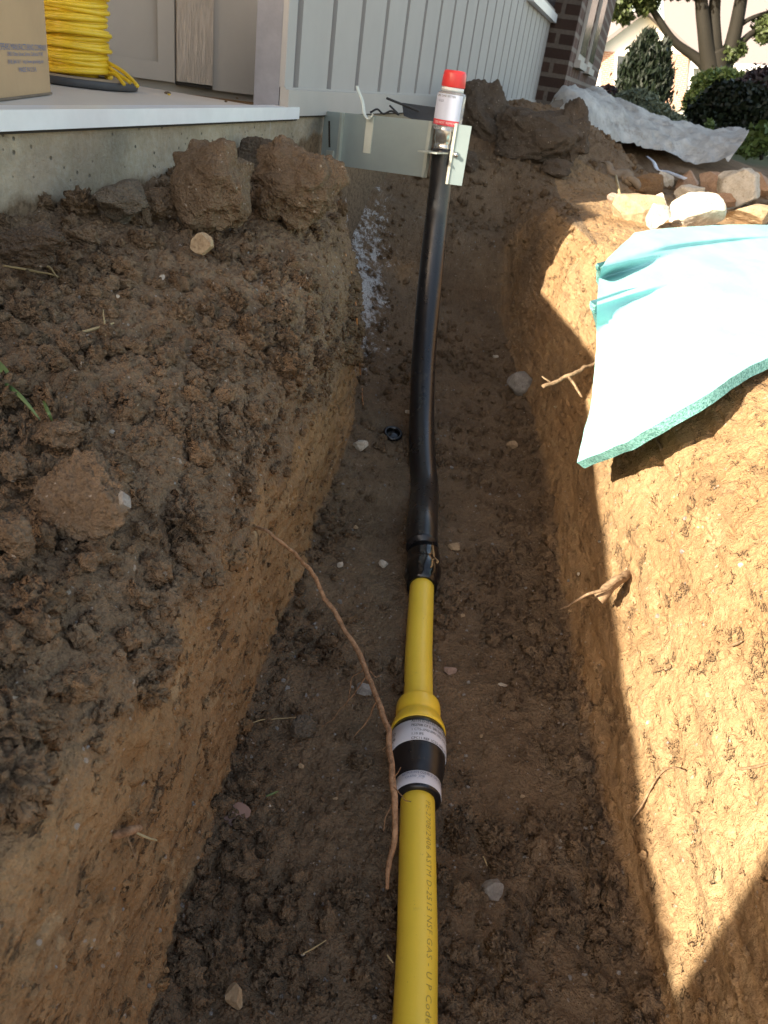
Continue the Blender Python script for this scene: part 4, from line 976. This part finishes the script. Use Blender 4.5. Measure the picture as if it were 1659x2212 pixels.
# added out of view to keep sun off door wall, bracket and riser
MB().box(np.array([-2.25, .85, ZP-.008]), (0, .34, 0), (-.12, 0, 0), (0, 0, 1.66)).build('shade_post', M['trim'], house)
MB().box(np.array([-2.25, 1.20, ZP-.008]), (0, 1.9, 0), (-.12, 0, 0), (0, 0, 1.42)).build('shade_wall', M['trim'], house)
lum = empty('shade_boards', wp(-.2, -.15, ZP-.005), 'added unseen stack of boards on the porch edge, shading the left bank and trench', 'lumber')  # boards added out of view; their shadow falls on bank and trench wall
for i in range(3):
    for j in range(2):
        MB().box(wp(-1.5+.03*((i*7+j*3) % 4), -.015-.145*j-.01*(i % 2), ZP-.005+i*.115), W*2.36*dl, -PN*.135, UP*.109).build('board', M['grain'], lum)
bk = down(-.62, -.595); buck = empty('shade_bucket', bk, 'added unseen grey pail behind the camera, casting a shadow on the near right wall', 'shade_bucket')  # stands in for the photographer; added to shade the near right wall
def blathe(pr, name, mat):
    V, F = tube([bk+UP*h for h, r in pr], [r for h, r in pr], 40, cap=False, tan=(0, 0, 1)); mk(name, V, F, mat, buck)
blathe([(-.03, .001), (-.03, .185), (.70, .215), (.70, .205), (.0, .175), (.0, .001)], 'pail', M['flange']); blathe([(.62, .213), (.62, .225), (.64, .225), (.64, .214)], 'rim', M['flange'])
# small debris on the porch
for i, (px, py, mt) in enumerate([(362, 201, 'clod'), (488, 219, 'clod'), (512, 212, 'clod'), (365, 204, 'wire')]):
    c = hz(px, py, ZP-.005); V0, F0 = ico(2); rr_ = .008 if i == 0 else .004
    mk('debris_bit', c+V0*rr_*np.array([1.3, 1, .6]), F0, M[mt], label=['dark crumb on the porch floor right of the spool', 'left small speck of dirt near the porch edge', 'right small speck of dirt near the porch edge', 'tiny yellow wire clipping beside the dark crumb on the porch'][i], cat='crumb', group='crumbs on the porch')

# ---------------------------------------------------------------- box and spool on the porch
bc = hz(110, 203, ZP-.006); bc2 = hz(0, 217, ZP-.006); db = unit(bc2-bc); pb = np.array([db[1], -db[0], 0]); pb = pb if pb[0] < 0 else -pb
box = empty('cardboard_box', bc, 'tan cardboard box with blue printing standing on the porch', 'box')
MB().box(bc, db*1.0, pb*.42, UP*.38).build('carton', M['card'], box)
MB().box(bc+UP*.381-pb*.0, db*1.0, pb*.205, UP*.006).box(bc+UP*.381+pb*.215, db*1.0, pb*.205, UP*.006).build('flap', M['card'], box)
MB().box(bc-pb*.001+UP*.0+db*.003, db*.98, -pb*.003, UP*.004).build('torn_edge', M['cloth_brown'], box)
def boxtext(body, px, py, wpx, lines_h):
    V, F = textmesh(body, 1.0, .98, 1.0, 'CENTER'); n_ = -pb
    c = hP(px, py, bc-pb*.0015, pb); wd = np.linalg.norm(hP(px+wpx/2, py, bc, pb)-hP(px-wpx/2, py, bc, pb)); hh = np.linalg.norm(hP(px, py+lines_h/2, bc, pb)-hP(px, py-lines_h/2, bc, pb))
    w0 = V[:, 0].max()-V[:, 0].min(); h0 = V[:, 1].max()-V[:, 1].min()
    X = (V[:, 0]-(V[:, 0].max()+V[:, 0].min())/2)*wd/w0; Yv = (V[:, 1]-(V[:, 1].max()+V[:, 1].min())/2)*hh/h0
    mk('print', c+np.outer(-X, db)+np.outer(Yv, UP), F, M['inkblue'], box, smooth=False)
boxtext('SPEARS MANUFACTURING COMPANY', 54, 102, 98, 13)
boxtext('15853 Olden Street, Sylmar, California 91342', 57, 118, 76, 11)
boxtext('(818) 364-1611   http://www.spearsmfg.com', 58, 134, 76, 11)
boxtext('MADE IN U.S.A.', 61, 150, 38, 10)

sc_ = hz(168, 180, ZP-.006); sp = empty('wire_spool', sc_, 'spool of yellow tracer wire standing on the porch behind the box', 'spool')
def sl(prr, name, mat, seg=64):
    V, F = tube([sc_+UP*h for h, r in prr], [r for h, r in prr], seg, tan=(0, 0, 1)); return mk(name, V, F, mat, sp)
RF = .168
sl([(.0, RF*.97), (.003, RF), (.017, RF), (.020, RF*.985)], 'flange', M['flange']); sl([(.0205, RF*.98), (.022, RF*.975)], 'flange_top', M['flange_top'])
sl([(.02, .06), (.62, .06)], 'core', M['wire'], 40); sl([(.62, RF), (.64, RF)], 'flange', M['flange'])
P = []; turns = 50; hh = .025
for i in range(turns*30):
    a = i/30*2*math.pi; tt = i/(turns*30); r = .078+.007*math.sin(i/30*2.3)+.004*math.sin(i/30*7.1+1)+.010*(1-tt)*(tt < .35)
    P.append(sc_+np.array([r*math.cos(a), r*math.sin(a), hh+tt*.58+.004*math.sin(a*1.0+i/30*1.7)]))
V, F = tube(P, .0068, 7); mk('wire_winding', V, F, M['wire'], sp)
V, F = tube(np.array(P[:turns*30-40])*np.array([1, 1, 1])+np.array([0, 0, .006])+(np.array(P[:turns*30-40])-sc_)*np.array([-.07, -.07, 0]), .0066, 6); mk('inner_winding', V, F, M['wire'], sp)
for pts in ([(228, 132), (262, 152), (285, 172), (297, 186)], [(228, 158), (250, 162), (268, 182)], [(230, 142), (255, 160), (281, 178)]):
    V, F = tube(crom([hD(a, b, depth(sc_)-.02-.03*k) for k, (a, b) in enumerate(pts)], 8), .0052, 8); mk('loose_wire', V, F, M['wire'], sp)

# ---------------------------------------------------------------- landscape fabric
tp = [(1178, 262, 5.9), (1200, 205, 6.2), (1228, 196, 6.6), (1262, 193, 7.0), (1300, 200, 7.4), (1345, 226, 7.6), (1390, 246, 7.8), (1440, 262, 8.0), (1500, 276, 8.1), (1550, 285, 8.1), (1606, 282, 8.0)]
bt = [(1215, 300, 4.9), (1240, 300, 5.1), (1262, 306, 5.4), (1290, 310, 5.9), (1325, 312, 6.3), (1365, 318, 6.5), (1405, 330, 6.6), (1450, 341, 6.6), (1500, 349, 6.6), (1545, 354, 6.5), (1572, 352, 6.4)]
T_ = crom([hY(a, b, Y) for a, b, Y in tp], 10); B_ = crom([hY(a, b, Y) for a, b, Y in bt], 10)
rowsF = []
for t in np.linspace(0, 1, 34):
    R_ = B_*(1-t)+T_*t; R_ = R_+np.array([0, 0, .06])*math.sin(t*math.pi)-np.array([0, .15, 0])*math.sin(t*math.pi)
    rowsF.append(R_)
for t in np.linspace(0, 1, 8)[1:]:
    R_ = T_+np.array([0, .8, 0])*t; R_[:, 2] = T_[:, 2]*(1-t)+.66*t; rowsF.append(R_)
Fb = np.array(rowsF); sh = Fb.shape; q_ = Fb.reshape(-1, 3)
disp = .065*(1-np.abs(fbm(q_*np.array([1, .7, 1]), 3.0, 4, 91))*2.2)+.05*(.5-np.abs(fbm(q_, 8, 3, 92)))
q_ = q_+np.outer(disp-.03, unit([0, -.6, .8]))
edge = np.minimum(np.arange(sh[0])[:, None], 6)/6*np.ones(sh[1]); 
mk('landscape_fabric', q_, gridF(sh[0], sh[1]), M['cloth'], label='crumpled grey-white fabric sheet draped over the spoil beside the brick wall', cat='fabric')
# brown folded strip along the siding
P1 = crom([hD(*c) for c in ((1010, 196, 4.55), (1060, 212, 4.6), (1110, 235, 4.7), (1150, 246, 4.8), (1180, 236, 5.0), (1200, 212, 5.2))], 8)
P2 = crom([hD(*c) for c in ((1003, 205, 4.45), (1050, 222, 4.5), (1100, 246, 4.6), (1150, 262, 4.6), (1190, 262, 4.7), (1235, 256, 4.8))], 8)
Vs = np.concatenate([P1*(1-t)+P2*t+UP*.03*math.sin(t*math.pi) for t in np.linspace(0, 1, 6)]); Vs += .02*np.stack([vn(Vs, 8, 1), vn(Vs, 8, 2), vn(Vs, 8, 3)], 1)
mk('fabric_strip', Vs, gridF(6, len(P1)), M['cloth_brown'], label='dirty brown fabric strip over the dark boulders along the siding', cat='fabric')
# wood splinter / torn fabric bit at the sunlit corner
mk('fabric_scrap', *tube(wiggle(crom([hD(1300, 352, 3.75), hD(1322, 362, 3.7), hD(1345, 376, 3.7), hD(1370, 398, 3.65)], 8), .03, 5), np.linspace(.010, .045, 25), 8, squash=.45), M['cloth_brown'], label='frayed brown scrap sticking up at the far corner of the sunlit bank', cat='scrap')
mk('straw', *tube([hD(1330, 380, 3.6), hD(1336, 405, 3.5), hD(1340, 432, 3.4)], .006, 5), M['straw'], label='pale straw standing against the frayed brown scrap', cat='straw')

# ---------------------------------------------------------------- foliage helpers
def leaves(n, centers, radii, size, seed, long=1.6, droop=0.0, shell=.55):
    r = np.random.default_rng(seed); centers = np.array(centers, float); radii = np.array(radii, float)
    wv_ = radii.prod(1)**(2/3); I = r.choice(len(centers), n, p=wv_/wv_.sum())
    d = r.normal(size=(n, 3)); d /= np.linalg.norm(d, axis=1)[:, None]; rad = (shell+(1-shell)*r.random(n)**.6)*(1+.14*r.normal(size=n))
    c = centers[I]+d*radii[I]*rad[:, None]
    a = r.normal(size=(n, 3)); a[:, 2] = a[:, 2]*(1-droop)-droop*2.0; a /= np.linalg.norm(a, axis=1)[:, None]
    b = np.cross(a, r.normal(size=(n, 3))); b /= np.linalg.norm(b, axis=1)[:, None]; s = size*(.6+.8*r.random(n))[:, None]
    V = np.stack([c-a*s*long/2, c+b*s*.45, c+a*s*long/2, c-b*s*.45], 1).reshape(-1, 3); return V, np.arange(4*n).reshape(n, 4)
# weeping evergreen
Yt_ = 24.; ctr = lambda px, py, Y=24.: hY(px, py, Y)
def plant(name, label, cat, blobs, Y, n, size, mat, seed, group=None, droop=0, stem=None, long=1.6, shell=.5, stems=None):
    cs = [hY(a, b, Y) for a, b, _, _ in blobs]; k = depth(cs[0])/FPX; rs = [(rx*k, .6*(rx+ry)*k, ry*k) for _, _, rx, ry in blobs]
    base = np.array([cs[0][0], Y, .62]); e_ = empty(name, base, label, cat, group)
    V, F = leaves(n, cs, rs, size, seed, long, droop, shell); mk('crown' if 'tree' in name or 'evergreen' in name else 'foliage', V, F, mat, e_, smooth=False)
    if stem:
        for (pts, rd) in stem: 
            P = crom([hY(a, b, Y+o) for a, b, o in pts], 8); P = P+.12*np.stack([fbm(P, .6, 2, 1), fbm(P, .6, 2, 2), fbm(P, .6, 2, 3)], 1)*(rd[0] > .1); V, F = tube(P, np.interp(np.linspace(0, 1, len(P)), np.linspace(0, 1, len(rd)), rd)*(.62 if rd[0] > .1 else 1), 12); mk('trunk' if rd[0] > .3 else 'branch', V, F, M['bark'], e_)
    return e_
plant('weeping_evergreen', 'dark drooping cone-shaped evergreen in front of the white gabled house', 'tree',
      [(1398, 92, 20, 24), (1396, 120, 36, 30), (1392, 158, 50, 34), (1392, 198, 56, 36), (1366, 180, 30, 40), (1424, 175, 26, 44), (1430, 130, 14, 36), (1362, 140, 14, 34)], 24., 26000, .060, M['lf_dark'], 5, droop=.9, stem=[([(1395, 235, 0), (1395, 150, 0), (1398, 80, 0)], [.12, .08, .03])], long=3.2, shell=.25)
plant('shrub', 'round grey-green shrub at the foot of the weeping evergreen', 'shrub', [(1378, 222, 38, 24), (1345, 222, 22, 18), (1408, 245, 26, 16)], 12., 7000, .040, M['lf_grey'], 6, stem=[([(1378, 262, 0), (1378, 225, 0)], [.03, .015])])
plant('shrub', 'low grey shrub behind the middle of the fabric sheet', 'shrub', [(1425, 248, 30, 20), (1455, 262, 24, 14)], 11., 4000, .036, M['lf_grey'], 7, stem=[([(1430, 275, 0), (1430, 250, 0)], [.03, .015])])
plant('shrub', 'dark low shrub against the corner of the brick wall', 'shrub', [(1312, 208, 18, 20), (1332, 226, 16, 14)], 17., 1200, .08, M['lf_red'], 8, stem=[([(1315, 240, 0), (1315, 210, 0)], [.03, .015])])
plant('shrub', 'large dark green bush right behind the fabric sheet', 'shrub', [(1545, 255, 60, 46), (1600, 250, 60, 60), (1510, 280, 36, 24), (1560, 215, 36, 34), (1640, 280, 50, 50)], 12.5, 26000, .050, M['lf_dark'], 9, stem=[([(1560, 330, 0), (1560, 240, 0)], [.06, .03])], shell=.2)
plant('shrub', 'bright green bush between the tree trunk and the dark bushes', 'shrub', [(1570, 175, 46, 22), (1525, 185, 30, 26), (1500, 220, 22, 26)], 20., 9000, .060, M['lf_mid'], 10, stem=[([(1570, 240, 0), (1570, 180, 0)], [.05, .03])])
plant('shrub', 'purple-leaved bush at the right photo edge', 'shrub', [(1640, 190, 42, 40), (1668, 215, 40, 60), (1610, 225, 24, 36)], 15., 12000, .045, M['lf_red'], 11, stem=[([(1640, 330, 0), (1640, 230, 0)], [.05, .03])], shell=.3)
plant('shrub', 'leafy green plant low at the right edge beyond the fabric', 'shrub', [(1645, 300, 30, 26), (1615, 322, 24, 12)], 9.5, 1500, .055, M['lf_mid'], 12, stem=[([(1645, 345, 0), (1645, 305, 0)], [.02, .01])])
plant('shrub', 'small green sprout poking over the right part of the fabric sheet', 'shrub', [(1533, 275, 7, 14)], 8.6, 60, .05, M['lf_mid'], 13, stem=[([(1533, 295, 0), (1533, 275, 0)], [.012, .006])])
# big tree with forked trunk
plant('tree', 'large tree with a forked mossy trunk in front of the far houses', 'tree',
      [(1380, -20, 60, 26), (1335, 8, 30, 30), (1470, -40, 70, 30), (1600, -50, 80, 30), (1350, 35, 18, 16), (1395, 12, 26, 18), (1655, 60, 26, 30), (1560, 125, 30, 22), (1590, 108, 24, 18)], 33., 16000, .11, M['lf_tree'], 14, shell=.1,
      stem=[([(1548, 250, 0), (1545, 165, 0), (1540, 110, 0)], [1.05, .85, .75]), ([(1535, 160, -.3), (1526, 90, -.3), (1516, 20, -.2), (1508, -60, 0)], [.50, .42, .36, .32]),
            ([(1548, 160, -.2), (1546, 90, -.2), (1543, 20, 0), (1545, -60, 0)], [.45, .36, .33, .30]), ([(1552, 170, 0), (1575, 110, 0), (1592, 50, 0), (1615, -50, 0)], [.50, .44, .38, .32]),
            ([(1530, 150, 0), (1500, 120, 0), (1460, 95, 0), (1430, 60, 0), (1405, 20, 0), (1385, -30, 0)], [.34, .27, .22, .20, .17, .14]),
            ([(1580, 118, .1), (1610, 84, .1), (1640, 66, .2), (1690, 55, .3)], [.25, .2, .16, .12]), ([(1590, 60, 0), (1625, 40, 0), (1680, 20, 0)], [.16, .12, .08])])
# ---------------------------------------------------------------- neighbouring houses
def nb_house(label, Yh):
    return empty('neighbour_house', hY(1400, 232, Yh), label, 'house', group='houses across the way')
nh = nb_house('white gabled house with brick front across the way', 70)
Yh = 70.; P_ = lambda a, b, o=0: hY(a, b, Yh+o)
MB().prism([P_(1270, 118), P_(1400, 22), P_(1497, 118), P_(1499, 250), P_(1270, 250)][::-1], (0, 12, 0)).build('wall', M['housew'], nh)
zt1 = P_(1440, 112)[2]
MB().prism([P_(1422, 112, -.25), P_(1488, 118, -.25), P_(1478, 232, -.25), P_(1460, 240, -.25), P_(1422, 240, -.25)][::-1], (0, .24, 0)).build('brick_front', M['brick_far'], nh)
MB().prism([P_(1300, 110, -.25), P_(1330, 112, -.25), P_(1322, 240, -.25), P_(1296, 240, -.25)][::-1], (0, .24, 0)).build('brick_front', M['brick_far'], nh)
wd_ = MB().prism([P_(1330, 114, -.4), P_(1422, 118, -.4), P_(1422, 200, -.4), P_(1326, 200, -.4)][::-1], (0, .3, 0)).build('window', M['housew'], nh)
MB().prism([P_(1334, 120, -.5), P_(1418, 124, -.5), P_(1418, 194, -.5), P_(1330, 194, -.5)][::-1], (0, .08, 0)).build('pane', M['glass'], wd_)
a1_, a2_, a3_ = P_(1258, 122, -1), P_(1400, 14, -1), P_(1514, 122, -1)
for u1, u2 in ((a1_, a2_), (a2_, a3_)):
    MB().prism([u1, u2, u2-UP*.35, u1-UP*.35], (0, 14, 0)).build('roof_slope', M['roof'], nh)
nh2 = nb_house('long house with a big grey shingled roof behind the forked tree', 78)
Yh = 84.
ea, eb = P_(1440, 128), P_(1760, 150); ra, rb = P_(1440, 60, 13)+UP*3, P_(1760, 80, 13)+UP*3
ra = ea+np.array([0, 11, 7.5]); rb = eb+np.array([0, 11, 7.5])
MB().prism([ea, eb, rb, ra], (0, 0, -.3)).build('roof', M['roof'], nh2)
MB().box(ea-np.array([0, .1, .55]), eb-ea, (0, -.15, 0), UP*.6).build('fascia', M['housew'], nh2)
MB().prism([ea+np.array([0, 1, -.4]), eb+np.array([0, 1, -.4]), eb+np.array([0, 1, -7]), ea+np.array([0, 1, -7])], (0, 9, 0)).build('wall', M['housew'], nh2)
for o in list(scene.objects):
    if '_o' in o: del o['_o']
